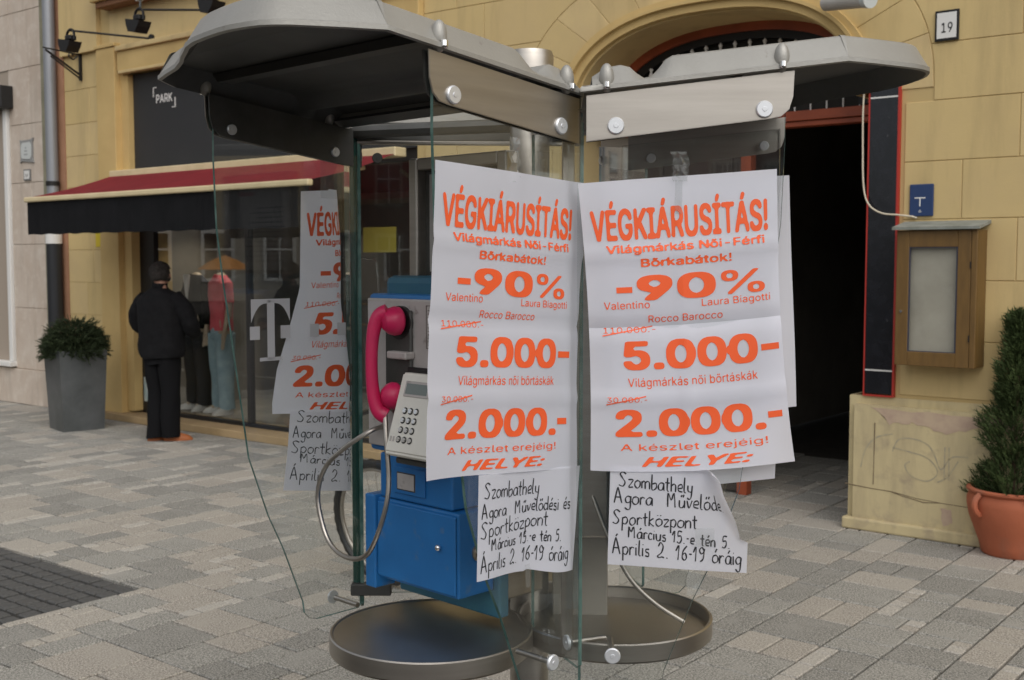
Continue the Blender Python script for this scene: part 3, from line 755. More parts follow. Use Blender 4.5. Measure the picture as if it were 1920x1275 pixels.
# ------------------------------------------------------------------ left building
lb = root('stone_building', 'pale stone faced building at the left edge with a white framed window, numbered 18', 'building', MF @ T(-10, 0, 0))
bm = BM(); box(bm, -24, -9.52, .012, 3, 0, 10); obj('wall', bm, mat('stone_joint', (.36, .30, .24), .9), lb, MF)
zz = [0, .42, 1.15, 1.9, 2.62, 3.3, 3.95, 4.6, 5.3]
for k, (z0, z1) in enumerate(zip(zz, zz[1:])):
    js = [-24, -13.2, -12.1, -11.35] + ([-10.95, -10.38, -9.52] if .42 <= z0 < 3.6 else ([-10.9, -10.35, -9.52] if k else [-10.7, -10.15, -9.52]))
    if k % 2 and .42 <= z0 < 3.6: js = [-24, -12.6, -11.8, -11.0, -10.38, -9.92, -9.52]
    for a0, a1 in zip(js, js[1:]):
        if .42 <= z0 < 3.6 and a1 <= -10.37 and a1 > -11.9: continue
        bm = B1(a0 + .003, a1 - .003, -.0 - (.03 if k == 0 else 0), .02, z0 + .003, z1 - .003, bev=.003); obj('facing_stone', bm, m_cream, lb, MF)
obj('window_frame', B1(-10.47, -10.385, -.04, .05, .50, 3.62, bev=.01), m_white, lb, MF); obj('window_sill', B1(-11.9, -10.36, -.09, .05, .44, .50, bev=.008), m_white, lb, MF)
obj('window_pane', B1(-11.9, -10.47, .03, .04, .5, 3.6), m_shopglass, lb, MF)
obj('window_display', B1(-11.9, -10.48, .10, .12, .5, 2.2), mat('colourful_display', (.35, .25, .12), .7, 0, col2=(.05, .09, .16), scale=3), lb, MF)
obj('shutter_box', B1(-11.9, -10.27, -.16, -.0, 3.50, 3.76, bev=.01), m_black, lb, MF)
obj('corner_strip', B1(-9.60, -9.50, -.03, .012, 0, 6), mat('mossy_edge', (.28, .26, .18), .9, 0, col2=(.2, .19, .13), scale=4), lb, MF)
pq = root('wall_plaque', 'grey framed white plaque with scrolled corners on the stone building', 'plaque', MF @ T(-9.98, -.01, 2.86))
obj('plaque_frame', prism(BM(), [(-10.13, 2.85), (-10.10, 2.87), (-9.88, 2.85), (-9.83, 2.845), (-9.85, 2.90), (-9.85, 3.08), (-9.83, 3.13), (-9.89, 3.115), (-10.09, 3.11), (-10.13, 3.12), (-10.115, 3.07), (-10.115, 2.9)], -.018, -.001), mat('grey_plaque', (.27, .27, .26), .7), pq, MF)
obj('plaque_face', prism(BM(), [(-10.08, 2.90), (-9.90, 2.885), (-9.87, 2.93), (-9.87, 3.05), (-9.90, 3.085), (-10.07, 3.08), (-10.095, 3.04), (-10.095, 2.94)], -.023, -.018), mat('plaque_white', (.55, .57, .55), .5), pq, MF)
for z, l in ((3.02, .03), (2.985, .06), (2.945, .08)): obj('text_line', B1(-9.985 - l / 2, -9.985 + l / 2, -.0245, -.023, z - .007, z + .007), mat('faded_letters', (.3, .31, .31), .7), pq, MF)
n18 = root('house_number_sign', 'small grey framed number plate 18 under the plaque', 'sign', MF @ T(-9.99, -.01, 2.64))
obj('sign_frame', B1(-10.065, -9.915, -.015, -.001, 2.645, 2.775), mat('grey_frame', (.2, .2, .19), .7), n18, MF); obj('sign_face', B1(-10.045, -9.935, -.019, -.015, 2.662, 2.758), m_white, n18, MF); flat_text('18', -10.02, -9.96, 2.685, 2.735, -.0205, m_black, n18)
# downpipes
dp = root('downpipe', 'grey metal rainwater pipe running down between the two buildings', 'downpipe', MF @ T(-9.27, -.1, 0))
obj('pipe', cyl(BM(), (-9.30, -.09, 2.08), (-9.30, -.09, 7), .065, seg=16), m_pipe, dp, MF, smooth=True)
obj('lower_pipe', cyl(BM(), (-9.29, -.10, 0), (-9.29, -.10, 1.95), .085, seg=18), mat('dark_cast_pipe', (.03, .032, .036), .4, .3), dp, MF, smooth=True)
obj('white_collar', cyl(BM(), (-9.29, -.10, 1.90), (-9.29, -.10, 2.07), .09, seg=18), m_white, dp, MF, smooth=True)
for z in (2.55, 5): obj('clamp', cyl(BM(), (-9.30, -.09, z), (-9.30, -.09, z + .05), .075, seg=14), m_iron, dp, MF)
for (x0, x1, m_) in ((-9.42, -9.385, m_iron),): obj('cable_duct', B1(x0, x1, -.04, .0, 0, 7), m_, dp, MF)
obj('expansion_joint_cover', B1(-9.50, -9.16, -.008, .012, 0, 7), m_pinkpipe, yb, MF)

# ------------------------------------------------------------------ surroundings seen only in reflections
def backdrop_building(name, label, M, W, H, m_w, m_t, win=(1.1, 1.9), step=(2.6, 3.6), z0=1.0):
    r = root(name, label, 'building', M)
    obj('wall', B1(-W / 2, W / 2, 0, 6, 0, H), m_w, r, M)
    bw, bt, bg_ = BM(), BM(), BM()
    n = int(W / step[0]); m = int((H - 1) / step[1])
    for i in range(n):
        for j in range(m):
            cx = -W / 2 + step[0] * (i + .5); z = z0 + j * step[1]
            box(bt, cx - win[0] / 2 - .15, cx + win[0] / 2 + .15, -.08, .02, z - .15, z + win[1] + .2)
            box(bg_, cx - win[0] / 2, cx + win[0] / 2, -.10, -.07, z, z + win[1])
            box(bw, cx - .03, cx + .03, -.13, -.10, z, z + win[1]); box(bw, cx - win[0] / 2, cx + win[0] / 2, -.14, -.101, z + win[1] * .62, z + win[1] * .66)
    obj('window_surrounds', bt, m_t, r, M, kind='stuff'); obj('window_panes', bg_, m_marble, r, M, kind='stuff'); obj('window_bars', bw, m_white, r, M, kind='stuff')
    obj('cornice', B1(-W / 2 - .2, W / 2 + .2, -.4, 0, H - .6, H, bev=.05), m_t, r, M)
m_brick = mat('dull_red_brick', (.18, .055, .04), .85, 0, col2=(.13, .045, .035), scale=3)
m_pale = mat('pale_render', (.42, .38, .31), .85, 0, col2=(.36, .33, .27), scale=1)
backdrop_building('brick_building', 'dull red brick building with pale window surrounds across the square', T(4, -52) @ Matrix.Rotation(math.pi, 4, 'Z'), 60, 11, m_brick, m_pale)
backdrop_building('pale_building', 'pale rendered building at the far left of the square', T(-42, 10) @ Matrix.Rotation(R_(90), 4, 'Z'), 50, 13, m_pale, m_white)
# parasol reflected by the shop window
ps = root('market_parasol', 'orange market parasol out in the square', 'parasol', T(-33, 11.9))
obj('parasol_canopy', lathe(BM(), [(.95, 1.42), (.5, 1.72), (.02, 1.92)], 8, (-33, 11.9, 0)), mat('orange_fabric', (.75, .28, .03), .8), ps); obj('parasol_pole', cyl(BM(), (-33, 11.9, 0), (-33, 11.9, 1.9), .03), m_iron, ps)

# ================================================================== phone booth
PC = Vector((.045, 2.93, 0))
booth = root('phone_booth', 'open street phone booth with grey metal canopies, glass side panels and round shelves', 'phone booth', T(PC.x, PC.y, 0))
# bay frames: u outward, v across the bay, z
u1, v1 = az(224), az(-46)
o1 = Vector((-.12, 2.23, 0)) + az(44) * .31
MB1 = basis(u1, v1, (0, 0, 1), o1)
u2, v2 = az(92), az(2)
o2 = Vector((.219, 2.45, 0))
MB2 = basis(u2, v2, (0, 0, 1), o2)
SL = .11
def zlow(u): return 2.0625 + SL * min(max(u, -.08), .48) - .03 * max(0, u - .48)
US = [-.075, -.05, -.02, .01, .03, .045, .06, .075, .09, .105, .12, .15, .25, .35, .42, .48, .4805, .51, .54, .575, .607, .64, .66, .68, .69, .697]
def hprof(u):
    P = [(-.075, .016), (-.05, .034), (-.02, .050), (.01, .052), (.03, .045), (.045, .030), (.06, .019), (.075, .020), (.09, .034), (.105, .052), (.12, .059), (9, .060)]
    for (a, b), (c, d) in zip(P, P[1:]):
        if a <= u <= c: return b + (d - b) * (u - a) / (c - a)
    return .06
def interp(P, u):
    for (a, b), (c, d) in zip(P, P[1:]):
        if a <= u <= c: return b + (d - b) * (u - a) / (c - a)
    return P[-1][1]
def eoff0(u): return interp([(-9, 0), (.48, 0), (.54, .022), (.607, .052), (.64, .068), (.66, .082), (.68, .105), (.69, .135), (.697, .176)], u)
def eoff1(u): return interp([(-9, 0), (.42, 0), (.48, .035), (.4805, .036), (.51, .12), (.54, .215), (.575, .295), (.607, .355), (.64, .425), (.66, .465), (.68, .525), (.69, .58), (.697, .64)], u)
V0, V1 = -.022, .832
def canopy(M, label):
    loop = [(u, V0 + eoff0(u)) for u in US] + [(u, V1 - eoff1(u)) for u in US[::-1]]
    n = len(loop)
    nrm = []
    for i in range(n):
        a, b = Vector(loop[(i - 1) % n]), Vector(loop[(i + 1) % n]); d = (b - a)
        q = Vector((d.y, -d.x)); q.normalize(); nrm.append(-q)      # inward
    cen = Vector((.32, .405))
    for i in range(n):
        if nrm[i].dot(cen - Vector(loop[i])) < 0: nrm[i] = -nrm[i]
    bm = BM()
    def ring(ins, zf):
        r = []
        for i in range(n):
            p = Vector(loop[i]) + nrm[i] * ins; r.append(bm.verts.new((p.x, p.y, zf(loop[i][0]))))
        return r
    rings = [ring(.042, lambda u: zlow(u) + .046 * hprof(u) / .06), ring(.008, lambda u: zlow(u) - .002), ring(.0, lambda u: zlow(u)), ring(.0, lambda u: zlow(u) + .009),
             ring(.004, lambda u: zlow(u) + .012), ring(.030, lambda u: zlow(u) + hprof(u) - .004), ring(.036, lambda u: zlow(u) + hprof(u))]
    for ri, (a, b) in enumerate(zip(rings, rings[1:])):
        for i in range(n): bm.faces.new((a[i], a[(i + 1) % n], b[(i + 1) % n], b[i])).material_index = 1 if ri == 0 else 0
    k = len(US)
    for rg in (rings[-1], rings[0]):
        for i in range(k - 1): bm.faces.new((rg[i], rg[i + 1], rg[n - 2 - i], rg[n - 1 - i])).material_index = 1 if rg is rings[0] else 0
    bmesh.ops.recalc_face_normals(bm, faces=bm.faces[:])
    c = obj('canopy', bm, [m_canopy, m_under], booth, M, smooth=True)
    # blisters with bolts on both sides
    for v, sgn in ((V0, 1), (V1, -1)):
        for u in (-.02, .345):
            b = BM(); ellipsoid(b, (u, v + sgn * .013, zlow(u) + .024), (.0160, .0155, .031), 18, 14); obj('bolt_housing', b, m_canopy, c, M, smooth=True)
            b = BM(); cyl(b, (u, v - sgn * .002, zlow(u) + .004), (u, v - sgn * .002, zlow(u) + .014), .0075, seg=12); ellipsoid(b, (u, v - sgn * .002, zlow(u) + .004), (.0075, .0075, .006), 10, 8); obj('bolt', b, m_bright, c, M, smooth=True)
    # raised rib on the underside
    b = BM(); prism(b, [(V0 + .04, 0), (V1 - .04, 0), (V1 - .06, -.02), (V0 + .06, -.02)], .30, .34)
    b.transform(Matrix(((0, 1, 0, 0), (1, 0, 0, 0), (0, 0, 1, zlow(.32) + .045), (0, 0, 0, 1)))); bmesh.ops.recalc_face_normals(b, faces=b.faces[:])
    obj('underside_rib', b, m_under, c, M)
    return c
u3, v3 = az(-13), az(77)
o3 = Vector((-.42, 3.09, 0)) + u3 * .075 + v3 * .01
MB3 = basis(u3, v3, (0, 0, 1), o3)
canopy(MB1, ''); canopy(MB2, ''); canopy(MB3, '')
# centre post
bm = BM(); lathe(bm, [(.05, 0), (.05, 2.10), (.046, 2.11), (.046, 2.14), (.058, 2.15), (.060, 2.215), (.056, 2.226), (.0, 2.228)], 36, (PC.x, PC.y, 0)); obj('post', bm, m_steel, booth, smooth=True)
bm = BM(); lathe(bm, [(.16, 0), (.16, .012), (.15, .018), (.0, .018)], 36, (PC.x, PC.y, 0)); obj('post_foot', bm, m_steel, booth, smooth=True)
def disc(bm, c, nrm_, r=.0178, th=.006, seg=28):
    c = Vector(c); nrm_ = Vector(nrm_).normalized()
    cyl(bm, c, c + nrm_ * th * .6, r, seg=seg); cyl(bm, c + nrm_ * th * .6, c + nrm_ * th, r, r * .88, seg=seg)
    cyl(bm, c + nrm_ * th, c + nrm_ * (th + .0012), r * .30, r * .26, seg=12)
    return bm
# glass panels: outline in (p outward, z)
GL = [(-.08, 2.02), (.355, 2.065), (.356, 1.95), (.350, 1.78), (.336, 1.66), (.318, 1.544), (.270, 1.21), (.215, 1.055), (.172, .965), (.112, .81), (.108, .78), (.092, .762), (.068, .755), (-.07, .755), (-.08, .765)]
def glass_panel(P0, a, out_n, flip=False, inner_nuts=False, zb=0.0):
    """P0 inner lower disc position; a azimuth outward; out_n = side the bracket sits on (unit vector)"""
    d = az(a); nn = Vector(out_n)
    M = basis(d, nn, (0, 0, 1), P0)     # x=p, y=toward bracket side
    pts = [(p, z + (zb if z < .9 else 0)) for p, z in GL]
    bm = BM(); prism(bm, pts, -.004, .004); bm.normal_update()
    for f in bm.faces: f.material_index = 0 if abs(f.normal.y) > .9 else 1
    pn = obj('glass_panel', bm, [m_glass, m_gedge], booth, M)
    # top bracket plate
    br = [(-.062, 1.952), (.32, 1.998), (.345, 2.003), (.362, 2.018), (.37, 2.045), (.372, 2.098), (-.062, 2.048)]
    bm = BM(); prism(bm, br, .006, .0105); bmesh.ops.bevel(bm, geom=[e for e in bm.edges if abs(e.verts[0].co.y - e.verts[1].co.y) < 1e-5], offset=.0012, segments=2, affect='EDGES')
    b = obj('bracket', bm, m_steel, booth, M, smooth=False)
    if not flip: bm = BM(); prism(bm, [(p * .995, z) for p, z in br], -.010, -.005); obj('inner_bracket', bm, m_darkmetal, booth, M)
    for p, z in ((0, 1.985), (.31, 2.018)):
        o = obj('bolt_disc', disc(BM(), (p, .0106, z), (0, 1, 0)), m_steel2, b, M, smooth=True); obj('bolt_disc', disc(BM(), (p, -.0102, z), (0, -1, 0), r=.013), m_steel2, b, M, smooth=True)
    # black gap strip between bracket and canopy
    return pn, M
nB = az(134); nA = az(-46); nC = az(182)
pB, MPB = glass_panel(Vector((.095, 2.453, 0)), 224, nB)
pC, MPC = glass_panel(Vector((.219, 2.45, 0)), 92, nC)
oA = Vector((-.686, 2.81, 0)) + az(44) * .31
pA, MPA = glass_panel(oA, 224, nA)
oD = Vector((.385, 3.21, 0))
pD, MPD = glass_panel(oD, 92, az(2), flip=True)
glass_panel(o3, -13, -v3); glass_panel(o3 + v3 * .81, -13, v3, flip=True)
# back pane between the bays (frontal) with its rails
E0 = Vector((-.415, 3.10, 0)); eL = .60; ME = basis(az(86), az(176), (0, 0, 1), E0)
bm = BM(); box(bm, 0, eL, -.004, .004, .79, 2.02); bm.normal_update()
for f in bm.faces: f.material_index = 0 if abs(f.normal.y) > .9 else 1
obj('glass_panel', bm, [m_glass, m_gedge], booth, ME)
obj('back_rail', B1(0, eL, -.012, .012, 2.068, 2.135, bev=.002), m_canopy, booth, ME); obj('back_rail', B1(0, eL, -.012, .010, 2.024, 2.066), m_darkmetal, booth, ME); obj('back_rail', B1(0, eL, -.010, .014, 2.012, 2.022, bev=.002), m_steel, booth, ME)
for p in (.054, .5): obj('bolt_disc', disc(BM(), (p, .0045, 1.976), (0, 1, 0), r=.014), m_darkmetal, booth, ME, smooth=True)
# fin pane from the front corner to the post
Fp = Vector((.152, 2.507, 0)); MD = basis(az(-22), az(68), (0, 0, 1), Fp)
bm = BM(); prism(bm, [(0, .80), (.012, .79), (.27, .79), (.27, 2.0), (0, 2.0)], -.004, .004); bm.normal_update()
for f in bm.faces: f.material_index = 0 if abs(f.normal.y) > .9 else 1
obj('glass_panel', bm, [m_glass, m_gedge], booth, MD)
# corner mullions
obj('mullion', B1(.112, .140, 2.575, 2.59, .80, 2.02, bev=.002), m_steel, booth)
obj('mullion', cyl(BM(), (-.425, 3.10, .80), (-.425, 3.10, 2.05), .012, seg=12), m_gedge2, booth)
# top cross arms post -> corners
bm = BM()
for q in ((.13, 2.54), (-.42, 3.09), (.17, 3.24)): tube(bm, [(PC.x, PC.y, 2.045), (q[0], q[1], 2.045)], .018, 8)
obj('cross_arm', bm, m_darkmetal, booth)
obj('corner_block', cyl(BM(), (.138, 2.512, 1.955), (.138, 2.512, 2.062), .011, seg=12), m_darkmetal, booth)
# shelves
def shelf(c, floor_z, r=.24, zt=.835, h=.047):
    bm = BM(); lathe(bm, [(.02, zt - h), (r - .006, zt - h), (r, zt - h + .006), (r, zt - .003), (r - .003, zt), (r - .007, zt), (r - .010, zt - .003), (r - .012, floor_z), (0, floor_z)], 72, (c[0], c[1], 0))
    s_ = obj('shelf', bm, m_steel, booth, smooth=True)
    d = (Vector((PC.x, PC.y)) - Vector(c)); L = d.length; d.normalize(); q = Vector((-d.y, d.x))
    b = BM(); prism(b, [tuple(Vector(c) + d * (r * .55) + q * .11), tuple(Vector(c) + d * L + q * .05), tuple(Vector(c) + d * L - q * .05), tuple(Vector(c) + d * (r * .55) - q * .11)], zt - h - .012, zt - h, axis='z')
    obj('shelf_arm', b, m_steel, booth)
    return s_
SL_ = (-.19, 2.66); SR_ = (.252, 2.78)
shelf(SL_, .8325); shelf(SR_, .806); shelf((-.02, 3.26), .829)
# stand-off rods between shelf rims and panes
def standoff(P, n, L=.09, back=False):
    P = Vector(P); n = Vector(n)
    bm = BM(); disc(bm, P + n * .0045, n, r=.0175); o = obj('bolt_disc', bm, m_steel2, booth, smooth=True)
    obj('standoff_rod', cyl(BM(), P - n * .005, P - n * L, .0068, seg=14), m_steel, booth, smooth=True)
standoff((.084, 2.441, .831), nB, .10); standoff((.219, 2.45, .843), nC, .11)
standoff((-.477, 3.026, .800), nA, .10)
f1 = MD @ Vector((.055, 0, .835)); standoff(f1, -az(68), .09)
bm = BM(); P = Vector((-.455, 3.045, .79)); obj('clamp_rail', B1(-.44, -.33, 3.07, 3.10, .79, .822, bev=.003), m_darkmetal, booth)
# ---- logo sticker on the far glass panel
tl = root('sticker', 'large pale grey serif T with square dots stuck on the left glass panel', 'sticker', MPA @ T(.2, 0, 1.5))
m_stk = mat('grey_vinyl', (.50, .50, .51), .6)
def pA_pt(t): return .31 - t      # t measured from the outer disc
S = BM(); yq = -.0052
def stkbox(t0, t1, z0, z1, bm=S):
    a, b = sorted((pA_pt(t0), pA_pt(t1))); vs = [bm.verts.new(p) for p in ((a, yq, z0), (b, yq, z0), (b, yq, z1), (a, yq, z1))]; bm.faces.new(vs)
tc_ = .108
stkbox(tc_ - .011, tc_ + .011, 1.452, 1.603); stkbox(tc_ - .034, tc_ + .034, 1.450, 1.459)
stkbox(tc_ - .058, tc_ + .058, 1.597, 1.606)
for sg in (-1, 1):
    # curved serif arms
    pr = None
    for i in range(13):
        th = i / 12
        t_ = tc_ + sg * (.011 + (.058 - .011) * th)
        zb = 1.597 - .048 * (th ** 2.6)
        c = (S.verts.new((pA_pt(t_), yq, 1.5975)), S.verts.new((pA_pt(t_), yq, zb - .002)))
        if pr: S.faces.new((pr[0], pr[1], c[1], c[0]))
        pr = c
bmesh.ops.recalc_face_normals(S, faces=S.faces[:])
obj('letter', S, m_stk, tl, MPA)
for t_, w_ in ((.046, .029), (.137, .029), (.228, .028), (.316, .028)):
    b = BM(); stkbox(t_, t_ + w_, 1.505, 1.538, b); obj('square_dot', b, m_stk, tl, MPA)

# ================================================================== payphone
def payphone(M, label):
    """local: x right when facing it, -y toward the user, z height; origin at the post"""
    ph = root('payphone', label, 'payphone', M)
    C = -.052
    def pb(name, m, *a, bev=.004, parent=ph, smooth=False, label=None): return obj(name, B1(*a, bev=bev), m, parent, M, smooth=smooth, label=label)
    pb('mounting_column', m_steel, -.10, .10, -.20, -.055, .88, 1.66, bev=.006)
    pb('back_plate', m_bluegreen, C - .19, C + .175, -.235, -.201, .85, 1.23, bev=.006)
    pb('top_housing', m_bluegreen, C - .165, C + .17, -.30, -.201, 1.24, 1.665, bev=.018)
    # lower coin safe
    sf = pb('coin_safe', m_blue, C - .135, C + .158, -.352, -.236, .918, 1.120, bev=.005)
    pb('safe_door', m_blue, C - .125, C + .154, -.360, -.353, .926, 1.112, bev=.0022, parent=sf)
    pb('hinge_strip', m_blue, C - .166, C - .128, -.366, -.30, .892, 1.126, bev=.004, parent=sf)
    obj('door_knob', (lambda b: (ellipsoid(b, (C + .105, -.368, 1.035), (.008, .007, .008), 12, 8), b)[1])(BM()), m_bright, sf, M, smooth=True)
    obj('lock', cyl(cyl(BM(), (C + .150, -.29, 1.02), (C + .162, -.29, 1.02), .020, seg=24), (C + .160, -.29, 1.02), (C + .167, -.29, 1.02), .011, seg=18), m_steel, sf, M, smooth=True)
    # middle block with coin return
    mb = pb('coin_return_block', m_blue, C - .125, C + .135, -.350, -.236, 1.122, 1.232, bev=.005)
    pb('return_frame', m_blue, C - .068, C + .045, -.355, -.350, 1.140, 1.205, bev=.0015, parent=mb)
    pb('return_slot', m_plate, C - .052, C + .008, -.3575, -.3545, 1.152, 1.190, bev=.001, parent=mb)
    pb('return_slot_dark', m_darkmetal, C - .056, C + .012, -.356, -.3535, 1.149, 1.193, bev=.001, parent=mb)
    # body
    bd = pb('body', m_blue, C - .165, C + .168, -.350, -.301, 1.234, 1.622, bev=.010)
    fp_ = pb('front_plate', m_plate, C - .155, C + .158, -.362, -.351, 1.250, 1.611, bev=.004)
    # embossed instruction frames and tiny pictogram marks
    m_mk = mat('engraved_marks', (.12, .10, .09), .7)
    for (x0, x1, z0, z1) in ((.010, .040, 1.497, 1.598), (.044, .078, 1.515, 1.575), (.018, .070, 1.41, 1.49)):
        bm = BM()
        for q in ((x0, x1, z0, z0 + .0015), (x0, x1, z1 - .0015, z1), (x0, x0 + .0015, z0, z1), (x1 - .0015, x1, z0, z1)): box(bm, q[0], q[1], -.3632, -.362, q[2], q[3])
        rr_ = random.Random(int(x0 * 1000 + z0 * 100)); z = z0 + .008
        while z < z1 - .006:
            xx = x0 + .006
            while xx < x1 - .008:
                l = rr_.uniform(.002, .006); box(bm, xx, xx + l, -.3632, -.362, z, z + .0022); xx += l + .003
            z += .008
        obj('instruction_marks', bm, m_mk, fp_, M)
    pb('label_plate', mat('pale_label', (.45, .42, .42), .5), C - .150, C - .085, -.3635, -.362, 1.555, 1.603, bev=.0005, parent=fp_)
    # handset cradle
    pb('cradle', m_darkmetal, -.128, -.035, -.372, -.362, 1.395, 1.585, bev=.003, parent=fp_)
    obj('ear_recess', cyl(BM(), (-.075, -.373, 1.555), (-.075, -.362, 1.555), .040, seg=24), m_black, fp_, M)
    pb('hook', m_plate, -.10, -.03, -.392, -.362, 1.47, 1.488, bev=.004, parent=fp_)
    obj('mouth_cup', cyl(BM(), (-.075, -.385, 1.375), (-.075, -.362, 1.375), .036, .04, seg=24), m_steel, fp_, M, smooth=True)
    # keypad console, leaning
    kb = BM()
    prof = [(-.362, 1.440), (-.392, 1.440), (-.450, 1.262), (-.445, 1.252), (-.362, 1.245)]
    prism(kb, [(p[0], p[1]) for p in prof], -.040, .110)
    kb.transform(Matrix(((0, 1, 0, 0), (1, 0, 0, 0), (0, 0, 1, 0), (0, 0, 0, 1)))); bmesh.ops.recalc_face_normals(kb, faces=kb.faces[:])
    bmesh.ops.bevel(kb, geom=[e for e in kb.edges], offset=.004, segments=2, affect='EDGES')
    kp = obj('keypad_console', kb, m_key, ph, M)
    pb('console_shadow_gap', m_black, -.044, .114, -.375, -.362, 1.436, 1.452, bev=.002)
    pb('console_base', m_darkmetal, -.030, .105, -.425, -.362, 1.232, 1.246, bev=.003)
    # console face frame: origin top-left of the sloping face
    fN = Vector((0, -(1.440 - 1.262), -(.450 - .392) * -1)).normalized()
    down = Vector((0, -.058, -.178)).normalized(); nrm_ = Vector((0, -.178, .058)).normalized()
    MK = M @ basis((1, 0, 0), nrm_, down, (-.040, -.392, 1.440))      # x right, y out of the face, z down the face
    obj('display_frame', B1(.022, .108, -.001, .0025, .018, .055, bev=.001), m_plate, kp, MK); obj('display', B1(.028, .102, .0025, .0032, .024, .049), m_lcd, kp, MK)
    k0 = obj('key', (lambda b: (cyl(b, (.040, -.001, .088), (.040, .0045, .088), .0062, .0052, seg=14), b)[1])(BM()), m_bright, kp, MK, smooth=True)
    for r_ in range(4):
        for c_ in range(3):
            if r_ == 0 and c_ == 0: continue
            b = BM(); cyl(b, (.040 + c_ * .0195, -.001, .088 + r_ * .0225), (.040 + c_ * .0195, .0045, .088 + r_ * .0225), .0062, .0052, seg=14); obj('key', b, m_bright, kp, MK, smooth=True)
    for r_ in range(4):
        for c_ in range(3):
            b = BM(); lathe(b, [(.0066, 0), (.0082, .0004), (.0082, .0009), (.0066, .0009)], 14); b.transform(Matrix.Translation((.040 + c_ * .0195, .0002, .088 + r_ * .0225)) @ Matrix.Rotation(R_(-90), 4, 'X')); obj('key_ring', b, m_black, kp, MK)
    for i in range(2): obj('key', B1(.010 + i * .010, .016 + i * .010, -.001, .001, .150, .162), m_plate, kp, MK)
    # handset
    hs_ = BM()
    path = crom([(-.080, -.402, 1.580), (-.098, -.416, 1.568), (-.106, -.426, 1.53), (-.108, -.430, 1.46), (-.106, -.427, 1.39), (-.098, -.418, 1.350), (-.084, -.405, 1.336)], 6)
    n = len(path); rs = [.0182 + .003 * math.cos(2 * math.pi * i / (n - 1)) for i in range(n)]
    tube(hs_, path, rs, 18, el=.85, up=(1, 0, 0))
    hd = obj('handset', hs_, m_pink, ph, M, smooth=True)
    e = BM(); lathe(e, [(.0, .0), (.026, .0), (.033, .006), (.035, .018), (.031, .032), (.020, .045), (.0, .050)], 28)
    q = Vector((.35, 1, .0)).normalized(); MQ = Vector((-.35, -1, 0)).to_track_quat('Z', 'Y').to_matrix().to_4x4()
    e.transform(Matrix.Translation((-.064, -.374, 1.560)) @ MQ); obj('earpiece', e, m_pink, hd, M, smooth=True)
    e = BM(); lathe(e, [(.0, .0), (.025, .0), (.031, .006), (.033, .018), (.029, .030), (.018, .042), (.0, .047)], 28)
    e.transform(Matrix.Translation((-.066, -.380, 1.383)) @ MQ); obj('mouthpiece', e, m_pink, hd, M, smooth=True)
    # armoured cord
    cpts = crom([(-.082, -.412, 1.350), (-.062, -.425, 1.28), (-.048, -.43, 1.20), (-.046, -.44, 1.13), (-.075, -.45, 1.045), (-.115, -.45, 1.00), (-.174, -.45, .985), (-.235, -.45, .998), (-.275, -.45, 1.04), (-.298, -.45, 1.12), (-.275, -.445, 1.19), (-.225, -.43, 1.24), (-.165, -.40, 1.285), (-.15, -.362, 1.30)], 10)
    rr2 = [.0058 + .0005 * (i % 2) for i in range(len(cpts))]
    obj('armoured_cord', tube(BM(), cpts, rr2, 10), m_steel, ph, M, smooth=True)
    return ph
Mph = basis(az(134), az(44), (0, 0, 1), (PC.x, PC.y, 0))
p1 = payphone(Mph, 'blue payphone with a pink handset and silver keypad, in the left bay')
# the second phone, in the right bay: copy with all its parts
def kids(o): return [c for c in bpy.data.objects if c.parent == o]
def copy_tree(o, parent=None):
    c = o.copy(); COL.objects.link(c)
    if parent is not None: c.parent = parent
    for ch in kids(o): copy_tree(ch, c)
    return c
p2 = copy_tree(p1)
p2.matrix_world = basis(az(182 - 180), az(272), (0, 0, 1), (PC.x, PC.y, .13))
p3 = copy_tree(p1); p3.matrix_world = basis(az(257), az(167), (0, 0, 1), (PC.x, PC.y, .10))
p3['label'] = 'payphone on the far side of the booth post, behind the left payphone'
p1['group'] = p2['group'] = p3['group'] = 'payphones on the booth post'
p2['label'] = 'payphone in the right bay, hidden behind the right hand poster'
McC = basis(az(2), az(272), (0, 0, 1), (PC.x, PC.y, 0))
obj('column_cover', B1(-.07, .07, -.20, -.06, .80, 1.3, bev=.004), mat('grey_beige_metal', (.33, .31, .27), .45, .4, col2=(.29, .27, .23), scale=4), booth, McC)
# second cord hanging to the shelf
obj('loose_cable', tube(BM(), crom([(.20, 2.83, 1.12), (.235, 2.80, 1.03), (.285, 2.77, .93), (.345, 2.75, .87), (.42, 2.745, .822)], 10), .0052, 8), m_steel, booth, smooth=True)
# notice board above the left phone
nb = root('notice_board', 'grey framed notice board fixed above the left payphone', 'notice board', Mph @ T(0, -.22, 1.67))
bm = BM()
for q in ((-.185, -.155, 1.63, 1.955), (.125, .155, 1.63, 1.955)): box(bm, q[0], q[1], -.245, -.205, q[2], q[3], bev=.004)
for q in ((1.63, 1.665), (1.925, 1.955)): box(bm, -.155, .125, -.244, -.206, q[0], q[1], bev=.004)
obj('board_frame', bm, m_steel, nb, Mph); obj('board_back', B1(-.155, .125, -.215, -.207, 1.665, 1.925), m_darkmetal, nb, Mph)
obj('notice_sheet', B1(-.135, .105, -.220, -.2152, 1.675, 1.915), mat('notice_paper', (.42, .40, .37), .7), nb, Mph)
bm = BM()
for z in [1.70 + .014 * i for i in range(12)]: box(bm, -.12, .07 - .03 * (i_ := int(z * 100) % 3), -.2215, -.2202, z, z + .004)
obj('printed_lines', bm, mat('grey_print', (.12, .12, .12), .7), nb, Mph); obj('red_strip', B1(.02, .10, -.2215, -.2202, 1.893, 1.905), m_red, nb, Mph)
obj('screw', cyl(BM(), (-.170, -.249, 1.645), (-.170, -.244, 1.645), .008, seg=12), m_bright, nb, Mph)

